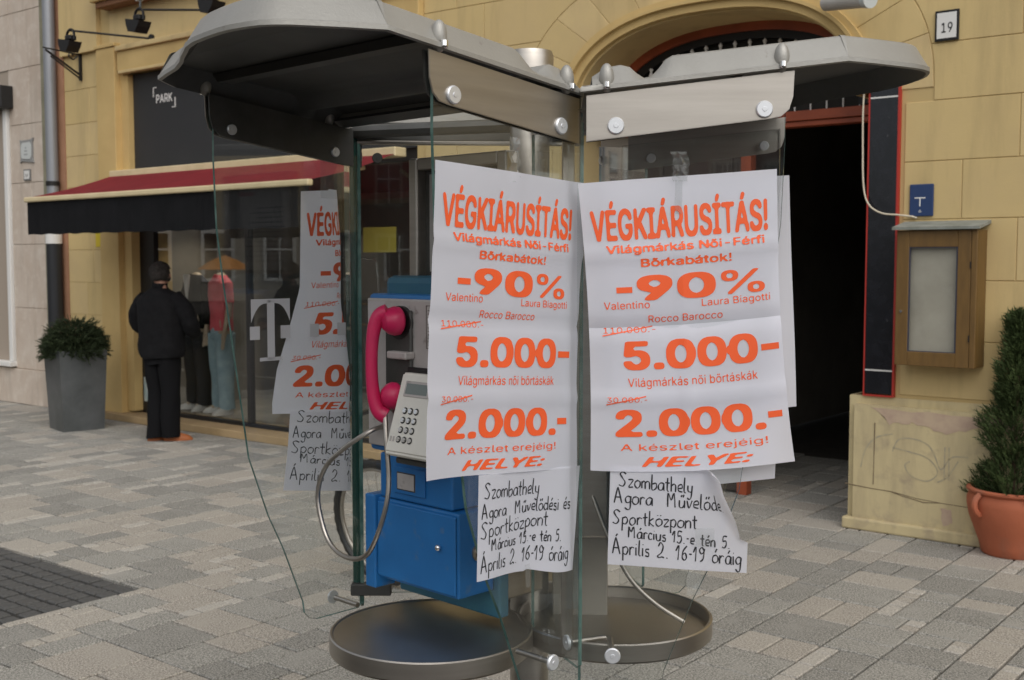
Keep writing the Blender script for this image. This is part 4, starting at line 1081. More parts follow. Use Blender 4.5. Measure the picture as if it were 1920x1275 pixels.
# ================================================================== posters
def bilin(TL, TR, BR, BL, u, v):
    a = Vector(TL).lerp(Vector(TR), u); b = Vector(BL).lerp(Vector(BR), u); return a.lerp(b, v)
def sheet(parent, name, surf, nu=28, nv=40, m=m_paper, off=0.0):
    bm = BM(); G = [[bm.verts.new(surf(i / nu, j / nv, off)) for i in range(nu + 1)] for j in range(nv + 1)]
    for j in range(nv):
        for i in range(nu): bm.faces.new((G[j][i], G[j + 1][i], G[j + 1][i + 1], G[j][i + 1]))
    return obj(name, bm, m, parent, smooth=True)
# text layout: (string, u0, u1, baseline v, cap height in v, bold, shear)
LINES = [("VÉGKIÁRUSÍTÁS!", .045, .95, .200, .142, .024, 0), ("Világmárkás Női-Férfi", .115, .93, .246, .038, .022, 0), ("Bőrkabátok!", .29, .76, .296, .038, .022, 0),
         ("90", .262, .672, .408, .112, .030, 0), ("%", .700, .925, .408, .112, .008, 0), ("Valentino", .085, .325, .437, .037, 0, 0), ("Laura Biagotti", .595, .95, .441, .034, 0, 0), ("Rocco Barocco", .315, .70, .487, .036, 0, 0),
         ("110.000.-", .075, .35, .519, .028, 0, 0), ("5.000", .175, .87, .643, .130, .030, 0), ("Világmárkás női bőrtáskák", .195, .86, .705, .042, 0, 0),
         ("30.000.-", .085, .29, .758, .026, 0, 0), ("2.000.", .125, .885, .875, .124, .030, 0), ("A készlet erejéig!", .15, .885, .927, .033, .0, 0), ("HELYE:", .255, .805, .982, .046, .03, .35)]
def print_text(parent, surf, off=.0011, nx=28, ny=40, lines=LINES):
    for (s_, u0, u1, vb, ch, bold, sh) in lines:
        bm = text_bm(s_, bold, sh, 28 if ch > .08 else 20)
        for v in bm.verts: v.co = Vector((u0 + (u1 - u0) * v.co.x, vb - ch * v.co.y, 0))
        for v in bm.verts: v.co = surf(v.co.x, v.co.y, off)
        obj('lettering', bm, m_orange, parent)
    for (u0, u1, vc, hh_) in ((.155, .238, .372, .020), (.888, .98, .600, .022), (.897, .968, .832, .022)):
        bm = BM(); L = []
        for i in range(5):
            u = u0 + (u1 - u0) * i / 4; L.append((bm.verts.new(surf(u, vc - hh_ / 2, off)), bm.verts.new(surf(u, vc + hh_ / 2, off))))
        for a, b in zip(L, L[1:]): bm.faces.new((a[0], a[1], b[1], b[0]))
        obj('lettering', bm, m_orange, parent)
    for (u0, u1, va, vb) in ((.07, .335, .527, .499), (.08, .285, .766, .738)):
        bm = BM(); N = 10; L = []
        for i in range(N + 1):
            t = i / N; u = u0 + (u1 - u0) * t; v = va + (vb - va) * t; L.append((bm.verts.new(surf(u, v - .002, off)), bm.verts.new(surf(u, v + .002, off))))
        for a, b in zip(L, L[1:]): bm.faces.new((a[0], a[1], b[1], b[0]))
        obj('strike_line', bm, m_orange, parent)
def creases(u, v, k=1.):
    z = 0
    for c, a in ((.25, .0045), (.5, .0065), (.75, .0050)): z += a * math.exp(-((v - c) / .022) ** 2) * (1 if c != .5 else -1)
    z += .0028 * math.exp(-((u - .5) / .03) ** 2) + .0015 * math.sin(u * 7 + v * 3) + .0010 * math.sin(v * 17 + u * 5)
    return z * k
# poster on the near left panel (facing the camera side)
MBp = basis(az(44), nB, (0, 0, 1), Vector((-.12, 2.23, 0)))     # x = t along panel inward, y outwards to viewer
def surfB(u, v, off):
    c = bilin((-.049, 1.892), (.392, 1.868), (.361, 1.251), (-.100, 1.288), u, v)
    bl = .006 + .028 * max(0, (.35 - u) / .35) ** 2 * max(0, (v - .45) / .55) ** 1.5
    left = -.012 * math.sin(math.pi * min(1, max(0, (v - .0) / .9))) * (1 - u) ** 2
    right = -.016 * math.sin(math.pi * v) * u ** 4
    x = c.x - left * .6 + right; d = .0065 + .004 * math.sin(math.pi * u) + bl + creases(u, v, .8) + off
    if u > .9: d += .004 * (u - .9) * 10
    return MBp @ Vector((x, d, c.y))
poB = root('poster', 'white sale poster with orange print on the middle glass panel, left of the front corner', 'poster', MBp @ T(.15, 0, 1.25), group='orange printed sale posters')
sheet(poB, 'paper_sheet', surfB); print_text(poB, lambda u, v, off: surfB(.045 + (u - .045) * .95, v, off))
MCp = basis(az(92), nC, (0, 0, 1), Vector((.219, 2.45, 0)))
def surfC(u, v, off):
    c = bilin((-.079, 1.864), (.338, 1.894), (.385, 1.278), (-.050, 1.252), u, v)
    x = c.x + .010 * math.sin(math.pi * v) * (1 - u) ** 3 - .012 * math.sin(math.pi * v * .9) * u ** 3
    z = c.y + (.012 * (1 - u) * u * 4 * v * -1)
    d = .0125 + creases(u, v, 1.1) + .003 * math.sin(u * 5.5 + v * 2) + off
    d += .012 * max(0, (u - .8) / .2) ** 2 * max(0, (v - .3)) + .010 * max(0, (v - .85) / .15) ** 2 * u
    return MCp @ Vector((x, d, z))
poC = root('poster', 'creased white sale poster with orange print on the right glass panel, facing straight ahead', 'poster', MCp @ T(.15, 0, 1.25), group='orange printed sale posters')
sheet(poC, 'paper_sheet', surfC); print_text(poC, surfC)
# poster on the far left panel, curling away round the pane's inner edge
def surfA(u, v, off):
    le = [(0, .213), (.43, .206), (.60, .180), (.80, .145), (.95, .135), (1, .137)]
    for (a, b), (c, d) in zip(le, le[1:]):
        if a <= v <= c + 1e-9: t0 = b + (d - b) * (v - a) / (c - a); break
    s_ = u * .42; kv = min(1, max(0, (v - .12) / .5)); flat = .035 + (.332 - t0 - .035) * kv + .008 * math.sin(v * 9); Rr = .16 - .108 * kv
    d0 = .007 + off * 0
    if s_ <= flat: x, y, tx, ty = t0 + s_, d0, 1, 0
    else:
        th = min((s_ - flat) / Rr, 1.02); x = t0 + flat + Rr * math.sin(th); y = d0 + Rr * (1 - math.cos(th)); tx, ty = math.cos(th), math.sin(th)
        if (s_ - flat) / Rr > 1.02: k_ = s_ - flat - 1.02 * Rr; x += tx * k_; y += ty * k_
    bulge = .05 * max(0, (v - .45) / .55) * max(0, .6 - u); y += bulge
    z = 1.880 - v * .572 + .030 * u * (1 - v) - .03 * u * v
    # normal toward viewer is (ty, -tx)
    x += ty * off; y -= tx * off
    return MAp @ Vector((x, y, z))
MAp = basis(az(44), nA, (0, 0, 1), Vector((-.686, 2.81, 0)))    # y away from the viewer
poA = root('poster', 'sale poster with orange print curling behind the left glass panel beside the pink handset', 'poster', MAp @ T(.25, 0, 1.3), group='orange printed sale posters')
sheet(poA, 'paper_sheet', surfA, nu=48); print_text(poA, surfA, off=.0009, nx=48)
# back-to-back poster behind the right panel
def surfD(u, v, off):
    c = bilin((-.02, 1.865), (.368, 1.882), (.391, 1.39), (.0, 1.34), u, v); return MCp @ Vector((c.x, -.009 + off - .004 * math.sin(v * 6), c.y))
poD = root('poster', 'blank backed poster behind the right glass panel, edge showing past the front poster', 'poster', MCp @ T(.2, 0, 1.35))
sheet(poD, 'paper_sheet', surfD, 10, 16)

# handwriting strokes: baseline 0, x-height 1
H = {
 'S': (1.2, [[(1.0, 1.7), (.6, 1.95), (.25, 1.65), (.5, 1.1), (.85, .6), (.6, .05), (.1, .2)]]),
 'z': (.85, [[(.1, .95), (.7, .95), (.15, .05), (.75, .05)]]),
 'o': (.9, [[(.5, 1), (.15, .8), (.1, .3), (.4, 0), (.75, .3), (.75, .8), (.45, 1)]]),
 'm': (1.3, [[(.1, .95), (.1, 0)], [(.1, .7), (.35, 1), (.55, .8), (.55, 0)], [(.55, .7), (.85, 1), (1.1, .8), (1.1, 0)]]),
 'b': (.9, [[(.12, 2), (.12, .1), (.5, 0), (.75, .4), (.6, .9), (.15, .7)]]),
 'a': (.95, [[(.75, .9), (.4, 1), (.1, .6), (.2, .05), (.6, .1), (.78, .9)], [(.78, .95), (.78, .1), (.9, .02)]]),
 't': (.7, [[(.3, 1.7), (.3, .2), (.5, 0)], [(.0, 1.05), (.6, 1.1)]]),
 'h': (.9, [[(.1, 2), (.1, 0)], [(.1, .7), (.4, 1), (.7, .8), (.7, 0)]]),
 'e': (.8, [[(.1, .5), (.65, .6), (.55, 1), (.15, .8), (.15, .2), (.65, .08)]]),
 'l': (.45, [[(.15, 2), (.12, .2), (.35, 0)]]), 'y': (.85, [[(.1, 1), (.2, .3), (.6, .2)], [(.7, 1), (.6, -.4), (.3, -.8), (.05, -.6)]]),
 'A': (1.3, [[(.05, 0), (.4, 1.9), (.55, 1.9), (1.0, 0)], [(.15, .75), (.9, .8)]]),
 'g': (.9, [[(.7, .9), (.35, 1), (.1, .6), (.3, .1), (.7, .4), (.72, 1)], [(.72, .9), (.68, -.5), (.35, -.8), (.1, -.5)]]),
 'r': (.75, [[(.12, 1), (.12, 0)], [(.12, .65), (.35, 1), (.65, .9)]]),
 'M': (1.4, [[(.1, 0), (.15, 1.8), (.5, .9), (.85, 1.8), (1.0, 0)]]),
 'u': (.95, [[(.1, 1), (.15, .1), (.5, 0), (.72, .4), (.75, 1), (.75, 0)]]),
 'v': (.8, [[(.08, 1), (.35, 0), (.7, 1)]]), 'd': (.95, [[(.7, .9), (.3, 1), (.1, .4), (.35, 0), (.7, .3)], [(.75, 2), (.75, 0)]]),
 's': (.75, [[(.6, .95), (.2, .9), (.2, .6), (.55, .4), (.5, .02), (.08, .1)]]), 'i': (.4, [[(.15, 1), (.15, 0)], [(.15, 1.4), (.17, 1.45)]]), 'ı': (.4, [[(.15, 1), (.15, 0)]]),
 'p': (.9, [[(.12, 1), (.12, -.8)], [(.12, .8), (.5, 1), (.75, .6), (.5, .05), (.12, .2)]]), 'k': (.85, [[(.12, 2), (.12, 0)], [(.65, 1), (.15, .5), (.7, 0)]]),
 'n': (.9, [[(.1, 1), (.1, 0)], [(.1, .7), (.4, 1), (.7, .8), (.7, 0)]]), 'c': (.75, [[(.6, .85), (.3, 1), (.1, .5), (.25, .02), (.62, .15)]]),
 '1': (.7, [[(.05, 1.1), (.4, 1.8), (.35, 0)]]), '5': (1.0, [[(.8, 1.8), (.3, 1.8), (.25, 1.1), (.65, 1.1), (.75, .5), (.45, 0), (.1, .15)]]),
 '.': (.45, [[(.15, .0), (.18, .08)]]), '-': (.6, [[(.1, .8), (.45, .85)]]), '2': (1.2, [[(.2, 1.4), (.5, 1.9), (.85, 1.5), (.6, .7), (.2, .2), (.35, 0), (.7, .15), (1.0, .0)]]),
 '6': (.95, [[(.7, 1.8), (.25, 1.1), (.15, .3), (.5, 0), (.75, .4), (.5, .9), (.2, .6)]]), '9': (.95, [[(.7, 1.4), (.4, 1.8), (.12, 1.4), (.35, .95), (.7, 1.2), (.72, 1.6), (.6, .4), (.25, 0)]]),
 ' ': (.8, [])}
ACC = {'ű': ('u', 2), 'ő': ('o', 2), 'ö': ('o', 3), 'é': ('e', 1), 'á': ('a', 1), 'ó': ('o', 1), 'Á': ('A', 1)}
def handwrite(parent, surf, lines, asp, off=.0008, wv=.0120):
    """lines: (text, u0, u1, baseline v at u0, baseline v at u1, x-height v); asp = width/height of the sheet"""
    rr_ = random.Random(4)
    for (s_, u0, u1, va, vb, xh) in lines:
        tot = 0; items = []
        for ch in s_:
            b, ac_ = ACC.get(ch, (ch, 0)); wd, st = H[b]; st = [list(q) for q in st]
            top = 1.9 if b == 'A' else 1.0
            if ac_ == 1: st.append([(.4, top + .35), (.6, top + .75)])
            if ac_ == 2: st += [[(.3, top + .35), (.4, top + .7)], [(.55, top + .35), (.65, top + .7)]]
            if ac_ == 3: st += [[(.25, top + .4), (.28, top + .48)], [(.6, top + .4), (.63, top + .48)]]
            items.append((tot, st)); tot += wd
        sx = (u1 - u0) / tot
        bm = BM()
        for x0, st in items:
            for P in st:
                jit = [(x0 + p[0] + rr_.uniform(-.03, .03), p[1] + rr_.uniform(-.04, .04), 0) for p in P]
                pp = crom(jit, 4) if len(jit) > 2 else [Vector(q) for q in jit]
                Q = [(u0 + p.x * sx, va + (vb - va) * (p.x / tot) - p.y * xh) for p in pp]
                L = []
                for i, q in enumerate(Q):
                    a = Vector(Q[max(i - 1, 0)]); b = Vector(Q[min(i + 1, len(Q) - 1)]); t = b - a; t.x *= asp
                    if t.length < 1e-6: t = Vector((1, 0))
                    t.normalize(); w_ = wv * .5 * (1 + .25 * math.sin(i * .8))
                    nx_, ny_ = -t.y * w_ / asp, t.x * w_
                    L.append((bm.verts.new(surf(q[0] - nx_, q[1] - ny_, off)), bm.verts.new(surf(q[0] + nx_, q[1] + ny_, off))))
                for a, b in zip(L, L[1:]): bm.faces.new((a[0], a[1], b[1], b[0]))
        obj('handwriting', bm, m_ink, parent)
# note sheet under the right poster, its top right corner peeled forward
def edgeR(v):
    P = [(0, .205), (.06, .222), (.12, .226), (.22, .232), (.35, .247), (.5, .268), (.65, .284), (.8, .292), (1, .292)]
    for (a, b), (c, d) in zip(P, P[1:]):
        if a <= v <= c: return b + (d - b) * (v - a) / (c - a)
    return .292
def surfN2(u, v, off):
    r = edgeR(v); l = -.007 - .005 * v
    x = l + (.299) * u
    # beyond the peeled edge the paper rolls towards the viewer
    over = x - (r - .03); d = .008 + .0015 * math.sin(u * 6 + v * 4)
    if v < .7 and over > 0:
        k_ = over / .06; x = (r - .03) + .03 * math.sin(min(k_, 1.57)); d += .022 * (1 - math.cos(min(k_ * 1.2, 2.6)))
    d += .008 * max(0, v - .8) * u
    z = 1.262 - .004 * u - v * (.216) - .012 * u * v - .028 * max(0, u - .7) * max(0, 1 - v * 1.6)
    return MCp @ Vector((x, d + off, z))
nC_ = root('handwritten_note', 'handwritten white note with a peeling corner under the right hand poster', 'note', MCp @ T(.14, 0, 1.04), group='handwritten notes under the posters')
sheet(nC_, 'paper_sheet', surfN2, 36, 24)
handwrite(nC_, surfN2, [("Szombathely", .06, .60, .20, .26, .075), ("Agora  Művelőde.", .03, .86, .37, .42, .075), ("Sportközpont", .02, .64, .585, .60, .075), ("Március 15.-e tén 5.", .14, .88, .715, .775, .062), ("Április 2. 16-19 óráig", .03, .965, .885, .93, .078)], 1.3)
def surfN1(u, v, off):
    c = bilin((.058, 1.275), (.371, 1.254), (.343, 1.040), (.050, 1.061), u, v)
    d = .011 + .004 * math.sin(u * 9 + .5) * (.4 + v) + .010 * max(0, u - .55) * v + off + .012 * max(0, .25 - u)
    return MBp @ Vector((c.x, d + .004, c.y + .012 * math.sin(u * 5) * v * (1 if u > .5 else .3)))
nB_ = root('handwritten_note', 'handwritten white note under the middle poster, beside the blue coin safe', 'note', MBp @ T(.2, 0, 1.04), group='handwritten notes under the posters')
sheet(nB_, 'paper_sheet', surfN1, 30, 20)
handwrite(nB_, surfN1, [("Szombathely", .05, .60, .23, .24, .078), ("Agora  Művelődési és", .03, .92, .42, .40, .068), ("Sportközpont", .02, .70, .61, .555, .08), ("Március 15.-e tén 5.", .13, .84, .735, .70, .06), ("Április 2. 16-19 óráig", .03, .93, .93, .88, .078)], 1.38)
def surfN0(u, v, off):
    c = bilin((.180, 1.312), (.470, 1.285), (.455, 1.065), (.150, 1.110), u, v)
    x = c.x; y = .012 + .03 * max(0, .5 - v) * max(0, .5 - u)
    lim = .345
    if x > lim: th = min((x - lim) / .05, 1.05); ex = max(0, x - lim - .0525); x = lim + .05 * math.sin(th) + ex * math.cos(th); y += .05 * (1 - math.cos(th)) + ex * math.sin(th); tx, ty = math.cos(th), math.sin(th)
    else: tx, ty = 1, 0
    x += ty * off; y -= tx * off
    return MAp @ Vector((x, y, c.y))
nA_ = root('handwritten_note', 'handwritten white note below the far left poster, crossed by the phone cord', 'note', MAp @ T(.25, 0, 1.07), group='handwritten notes under the posters')
sheet(nA_, 'paper_sheet', surfN0, 36, 20)
handwrite(nA_, surfN0, [("Szombathely", .07, .85, .13, .15, .075), ("Agora  Művelődési", .04, .98, .33, .34, .07), ("Sportközpont", .03, .90, .52, .56, .078), ("Március 15.", .14, .80, .64, .70, .06), ("Április 2. 16-19", .05, .96, .86, .90, .078)], 1.35)
def surfN3(u, v, off):
    c = bilin((.09, 1.42), (.352, 1.43), (.348, 1.233), (.10, 1.205), u, v); return MCp @ Vector((c.x, -.016 + off - .006 * math.sin(v * 3 + u * 2), c.y))
nD_ = root('note_sheet', 'plain white sheet hanging behind the right glass panel below the poster', 'note', MCp @ T(.2, 0, 1.2)); sheet(nD_, 'paper_sheet', surfN3, 8, 8)
# tapes
def tape(M, x0, x1, z0, z1, y, label, crumple=.004, seed=1, n=(6, 10), parent=None, dirn=1):
    rr_ = random.Random(seed); bm = BM(); G = []
    for j in range(n[1] + 1):
        G.append([bm.verts.new((x0 + (x1 - x0) * i / n[0] + rr_.uniform(-1, 1) * crumple * .3, y + dirn * rr_.uniform(0, 1) * crumple, z0 + (z1 - z0) * j / n[1])) for i in range(n[0] + 1)])
    for j in range(n[1]):
        for i in range(n[0]): bm.faces.new((G[j][i], G[j][i + 1], G[j + 1][i + 1], G[j + 1][i]))
    return obj('tape', bm, m_tape, parent, M)
tape(MCp, .118, .150, 1.868, 1.93, .0135, '', .016, 2, (5, 9), poC); tape(MCp, .125, .14, 1.80, 1.87, .016, '', .001, 3, (2, 3), poC)
tape(MCp, .16, .19, .98, 1.045, .006, '', .005, 8, (3, 5), nC_); tape(MCp, .175, .215, 1.09, 1.13, .02, '', .004, 9, (3, 3), nC_)
tape(MBp, .15, .18, 1.86, 1.95, .009, '', .010, 5, (4, 7), poB); tape(MBp, .19, .205, 1.02, 1.07, .02, '', .004, 6, (2, 4), nB_)
tape(MAp, .275, .365, 1.865, 1.965, .0065, '', .0015, 7, (5, 5), poA)

# ================================================================== plants
def foliage(n, fn, size, seed, nl=5):
    rr_ = random.Random(seed); bm = BM()
    for _ in range(n):
        p, d = fn(rr_); d = d.normalized(); s_ = size * rr_.uniform(.6, 1.3)
        side = d.cross(Vector((rr_.uniform(-1, 1), rr_.uniform(-1, 1), rr_.uniform(-1, 1)))).normalized()
        for k in range(nl):
            t = k / nl; b = p + d * (s_ * t); sg = 1 if k % 2 else -1
            tip = b + d * s_ * .42 + side * sg * s_ * .34 * (1 - t * .5)
            q = d.cross(side) * s_ * .06
            bm.faces.new([bm.verts.new(c) for c in (b - q - d * s_ * .05, b + q + d * s_ * .07, tip)])
        q = side * s_ * .05
        bm.faces.new([bm.verts.new(c) for c in (p - q, p + q, p + d * s_ * 1.1)])
    return bm
# tall grey planter
px_, py_ = -4.44, 11.62
pl_ = root('planter', 'tall tapered grey square planter by the downpipe', 'planter', T(px_, py_) @ Matrix.Rotation(R_(-50), 4, 'Z'))
Mp = T(px_, py_) @ Matrix.Rotation(R_(-50), 4, 'Z')
bm = BM(); w0, w1, hh = .205, .238, .81
rings = []
for (wd, z) in ((w0, 0), (w1, hh), (w1 - .02, hh), (w1 - .02, hh - .06)): rings.append([bm.verts.new((sx * wd, sy * wd, z)) for sx, sy in ((-1, -1), (1, -1), (1, 1), (-1, 1))])
for a, b in zip(rings, rings[1:]):
    for i in range(4): bm.faces.new((a[i], a[(i + 1) % 4], b[(i + 1) % 4], b[i]))
bm.faces.new(rings[0][::-1]); bm.faces.new(rings[-1])
obj('planter_body', bm, m_zinc, pl_, Mp); obj('soil', B1(-.21, .21, -.21, .21, .745, .755), m_bark, pl_, Mp)
def fnp(r):
    th = r.uniform(0, 2 * math.pi); rad = (r.random() ** .45) * .27
    p = Vector((rad * math.cos(th), rad * math.sin(th), .78 + (r.random() ** .8) * .34 * (1 - (rad / .36) ** 2) - (.05 if rad > .23 else 0)))
    d = Vector((math.cos(th) * (.3 + rad * 3) + r.uniform(-.5, .5), math.sin(th) * (.3 + rad * 3) + r.uniform(-.5, .5), r.uniform(-.9, .8)))
    return p, d
sh = root('shrub', 'dark green conifer shrub spilling over the grey planter', 'shrub', Mp @ T(0, 0, .76))
obj('foliage', foliage(2300, fnp, .085, 3), m_leaf, sh, Mp)
bm = BM()
rs_ = random.Random(2)
for _ in range(16):
    th = rs_.uniform(0, 6.28); bm_p = [(0.02 * math.cos(th), .02 * math.sin(th), .76), (.12 * math.cos(th), .12 * math.sin(th), .9), (.22 * math.cos(th), .22 * math.sin(th), rs_.uniform(.88, 1.05))]; tube(bm, crom(bm_p, 3), .006, 5)
obj('branches', bm, m_bark, sh, Mp)
# terracotta pot and thuja
tx_, ty_ = 2.925, 6.60
tp = root('flower_pot', 'large terracotta pot with rolled rim in front of the plinth', 'flower pot', T(tx_, ty_))
obj('pot_body', lathe(BM(), [(.165, 0), (.175, .01), (.185, .06), (.215, .14), (.245, .22), (.258, .29), (.258, .325), (.245, .355), (.252, .362), (.262, .372), (.262, .382), (.252, .39), (.235, .388), (.228, .36), (.225, .34), (0, .34)], 56, (tx_, ty_, 0)), m_terra, tp, smooth=True)
for th in (200, 20): 
    d = Vector((math.cos(R_(th)), math.sin(R_(th)), 0)); b = Vector((tx_, ty_, 0))
    obj('pot_lug', tube(BM(), crom([b + d * .252 + Vector((0, 0, .36)), b + d * .285 + Vector((0, 0, .33)), b + d * .285 + Vector((0, 0, .28)), b + d * .25 + Vector((0, 0, .24))], 4), .018, 8), m_terra, tp, smooth=True)
obj('soil', cyl(BM(), (tx_, ty_, .335), (tx_, ty_, .35), .224, seg=32), m_bark, tp)
HT = 1.06
def rad_t(z):    # z from 0..1 of crown
    return (.20 * (1 - z) ** .7 + .010) * (1 + .20 * math.sin(z * 21) + .10 * math.sin(z * 47 + 1))
def fnt(r):
    z = r.random() ** 1.25; th = r.uniform(0, 2 * math.pi); R0 = rad_t(z) * (.86 + .24 * math.sin(th * 3 + z * 14)); rad = R0 * (r.random() ** .35)
    p = Vector((rad * math.cos(th), rad * math.sin(th), .33 + z * HT))
    d = Vector((math.cos(th) * .75, math.sin(th) * .75, r.uniform(.3, 1.3)))
    return p, d
th_ = root('conifer_tree', 'small dark green thuja growing in the terracotta pot', 'tree', T(tx_, ty_, .34))
obj('crown', foliage(4600, fnt, .058, 9), [m_leaf2], th_, T(tx_, ty_, 0))
obj('trunk', cyl(BM(), (tx_, ty_, .34), (tx_, ty_, 1.2), .022, .006, seg=8), m_bark, th_)

# ================================================================== people and mannequins
def skin_mesh(name, V, E, m, parent, M, sub=2, label=None):
    me = bpy.data.meshes.new('s'); me.from_pydata([v[0] for v in V], E, [])
    o = bpy.data.objects.new('s', me); COL.objects.link(o)
    md = o.modifiers.new('Skin', 'SKIN'); sm = o.modifiers.new('Sub', 'SUBSURF'); sm.levels = sub; sm.render_levels = sub
    for i, v in enumerate(V):
        r = v[1]; me.skin_vertices[0].data[i].radius = (r, r) if not isinstance(r, tuple) else r
    me.skin_vertices[0].data[0].use_root = True
    bpy.context.view_layer.update()
    m2 = bpy.data.meshes.new_from_object(o.evaluated_get(bpy.context.evaluated_depsgraph_get()))
    bpy.data.objects.remove(o)
    bm = BM(); bm.from_mesh(m2); bpy.data.meshes.remove(m2)
    return obj(name, bm, m, parent, M, smooth=True, label=label)
def hand_nodes(V, E, wrist, sg, d):
    """palm and five fingers from wrist index; d forward direction"""
    w_ = Vector(V[wrist][0]); d = Vector(d).normalized(); s_ = Vector((1, 0, 0)); 
    palm = len(V); V.append((tuple(w_ + d * .05), (.032, .016))); E.append((wrist, palm))
    for k, (o_, L) in enumerate(((-.028, .06), (-.010, .072), (.010, .075), (.028, .066))):
        a = len(V); V.append((tuple(w_ + d * .09 + s_ * o_ + Vector((0, 0, -.004))), .009)); E.append((palm, a))
        V.append((tuple(w_ + d * (.09 + L * .6) + s_ * o_ + Vector((0, 0, -.02))), .0085)); E.append((a, a + 1))
        V.append((tuple(w_ + d * (.09 + L * .85) + s_ * o_ + Vector((0, 0, -.045))), .007)); E.append((a + 1, a + 2))
    a = len(V); V.append((tuple(w_ + d * .05 + s_ * (-sg * .04)), .010)); E.append((palm, a)); V.append((tuple(w_ + d * .09 + s_ * (-sg * .055)), .009)); E.append((a, a + 1))
def body(parent, M, m, arms, legs, head=True, H_=1.66, headturn=0):
    V = [((0, 0, .92), (.15, .10)), ((0, 0, 1.12), (.13, .09)), ((0, .0, 1.32), (.16, .10)), ((0, -.01, 1.42), (.09, .07)), ((0, .0, 1.49), .05)]
    E = [(0, 1), (1, 2), (2, 3), (3, 4)]
    if head:
        V += [((0, .025, 1.55), .075), ((0, .015, 1.60), .082)]; E += [(4, 5), (5, 6)]
        V += [((0.03, .11, 1.55), .012)]; E += [(5, 7)]
    for sg, (el, wr) in zip((-1, 1), arms):
        a = len(V); V += [((sg * .15, -.01, 1.33), .045), (el, .038), (wr, .026)]; E += [(2, a), (a, a + 1), (a + 1, a + 2)]
        d = Vector(wr) - Vector(el); hand_nodes(V, E, a + 2, sg, d)
    for sg, (kn, an) in zip((-1, 1), legs):
        a = len(V); V += [((sg * .09, 0, .86), .085), (kn, .058), (an, .04), ((an[0], an[1] + .10, .035), (.035, .03))]; E += [(0, a), (a, a + 1), (a + 1, a + 2), (a + 2, a + 3)]
    return skin_mesh('body', V, E, m, parent, M)
def wrinkle(bm, amp, sc_):
    for v in bm.verts:
        q = v.co * sc_; v.co += v.normal * (noise.noise(q) * amp)
def loft(bm, rings, seg=24, sup=2.0):
    R0 = []
    for (cx, cy, z, rx, ry) in rings:
        row = []
        for k in range(seg):
            t = 2 * math.pi * k / seg; c, s_ = math.cos(t), math.sin(t)
            row.append(bm.verts.new((cx + rx * math.copysign(abs(c) ** (2 / sup), c), cy + ry * math.copysign(abs(s_) ** (2 / sup), s_), z)))
        R0.append(row)
    fs = []
    for a, b in zip(R0, R0[1:]):
        for k in range(seg): fs.append(bm.faces.new((a[k], a[(k + 1) % seg], b[(k + 1) % seg], b[k])))
    fs.append(bm.faces.new(R0[0][::-1])); fs.append(bm.faces.new(R0[-1]))
    bmesh.ops.recalc_face_normals(bm, faces=fs); return bm
def shoe(bm, x, y, l=.27, w_=.048, z0=0, ang=0):
    b2 = BM(); loft(b2, [(0, 0, 0, w_, l / 2), (0, 0, .02, w_ * 1.02, l / 2), (0, -.01, .045, w_ * .92, l / 2 - .02), (0, -.05, .075, w_ * .75, l / 2 - .075), (0, -.07, .10, w_ * .7, .055)], 18)
    b2.transform(Matrix.Translation((x, y, z0)) @ Matrix.Rotation(R_(ang), 4, 'Z'))
    me = bpy.data.meshes.new('x'); b2.to_mesh(me); b2.free(); bm.from_mesh(me); bpy.data.meshes.remove(me); return bm
# man looking into the shop window
Mm = T(-3.31, 10.80) @ Matrix.Rotation(R_(-24), 4, 'Z')
man = root('person', 'person in black jacket, black trousers and orange brown shoes looking into the shop window', 'person', Mm)
body(man, Mm, m_skin, (((-.27, .03, 1.10), (-.15, .26, 1.04)), ((.27, .03, 1.10), (.15, .26, 1.06))), (((-.085, .03, .48), (-.075, -.02, .09)), ((.085, .05, .48), (.085, .03, .09))))
bm = BM(); loft(bm, [(0, 0, .80, .215, .15), (0, 0, .83, .228, .155), (0, 0, .92, .23, .16), (0, 0, 1.05, .238, .16), (0, -.005, 1.20, .248, .16), (0, -.01, 1.32, .24, .15), (0, -.015, 1.39, .19, .125), (0, -.01, 1.435, .12, .095), (0, 0, 1.46, .075, .075), (0, 0, 1.50, .068, .07)], 32, 2.3)
for sg in (-1, 1):
    tube(bm, crom([(sg * .165, -.01, 1.365), (sg * .25, 0, 1.28), (sg * .30, .02, 1.18), (sg * .315, .05, 1.10), (sg * .26, .13, 1.05), (sg * .165, .24, 1.05)], 5), [.075] * 6 + [.082] * 8 + [.076] * 6 + [.062] * 6, 16)
bmesh.ops.subdivide_edges(bm, edges=bm.edges[:], cuts=1, use_grid_fill=True); bm.normal_update(); wrinkle(bm, .022, 8)
obj('jacket', bm, m_cloth, man, Mm, smooth=True)
bm = BM(); loft(bm, [(0, 0, .74, .165, .13), (0, 0, .80, .17, .13), (0, 0, .95, .17, .13)], 24)
for sg in (-1, 1): loft(bm, [(sg * .075, -.01 + (.03 if sg > 0 else 0), .035, .085, .095), (sg * .078, 0.01, .25, .082, .095), (sg * .082, .02, .48, .088, .098), (sg * .085, .01, .70, .10, .115), (sg * .08, 0, .84, .095, .12)], 20)
bmesh.ops.subdivide_edges(bm, edges=bm.edges[:], cuts=1, use_grid_fill=True); bm.normal_update(); wrinkle(bm, .02, 9)
obj('trousers', bm, m_trous, man, Mm, smooth=True)
bm = BM(); shoe(bm, -.08, .05, ang=-18); obj('shoe', bm, m_shoe, man, Mm, smooth=True); bm = BM(); shoe(bm, .10, .09, ang=-55); obj('shoe', bm, m_shoe, man, Mm, smooth=True)
bm = BM(); ellipsoid(bm, (0, .004, 1.59), (.098, .108, .112), 24, 18)
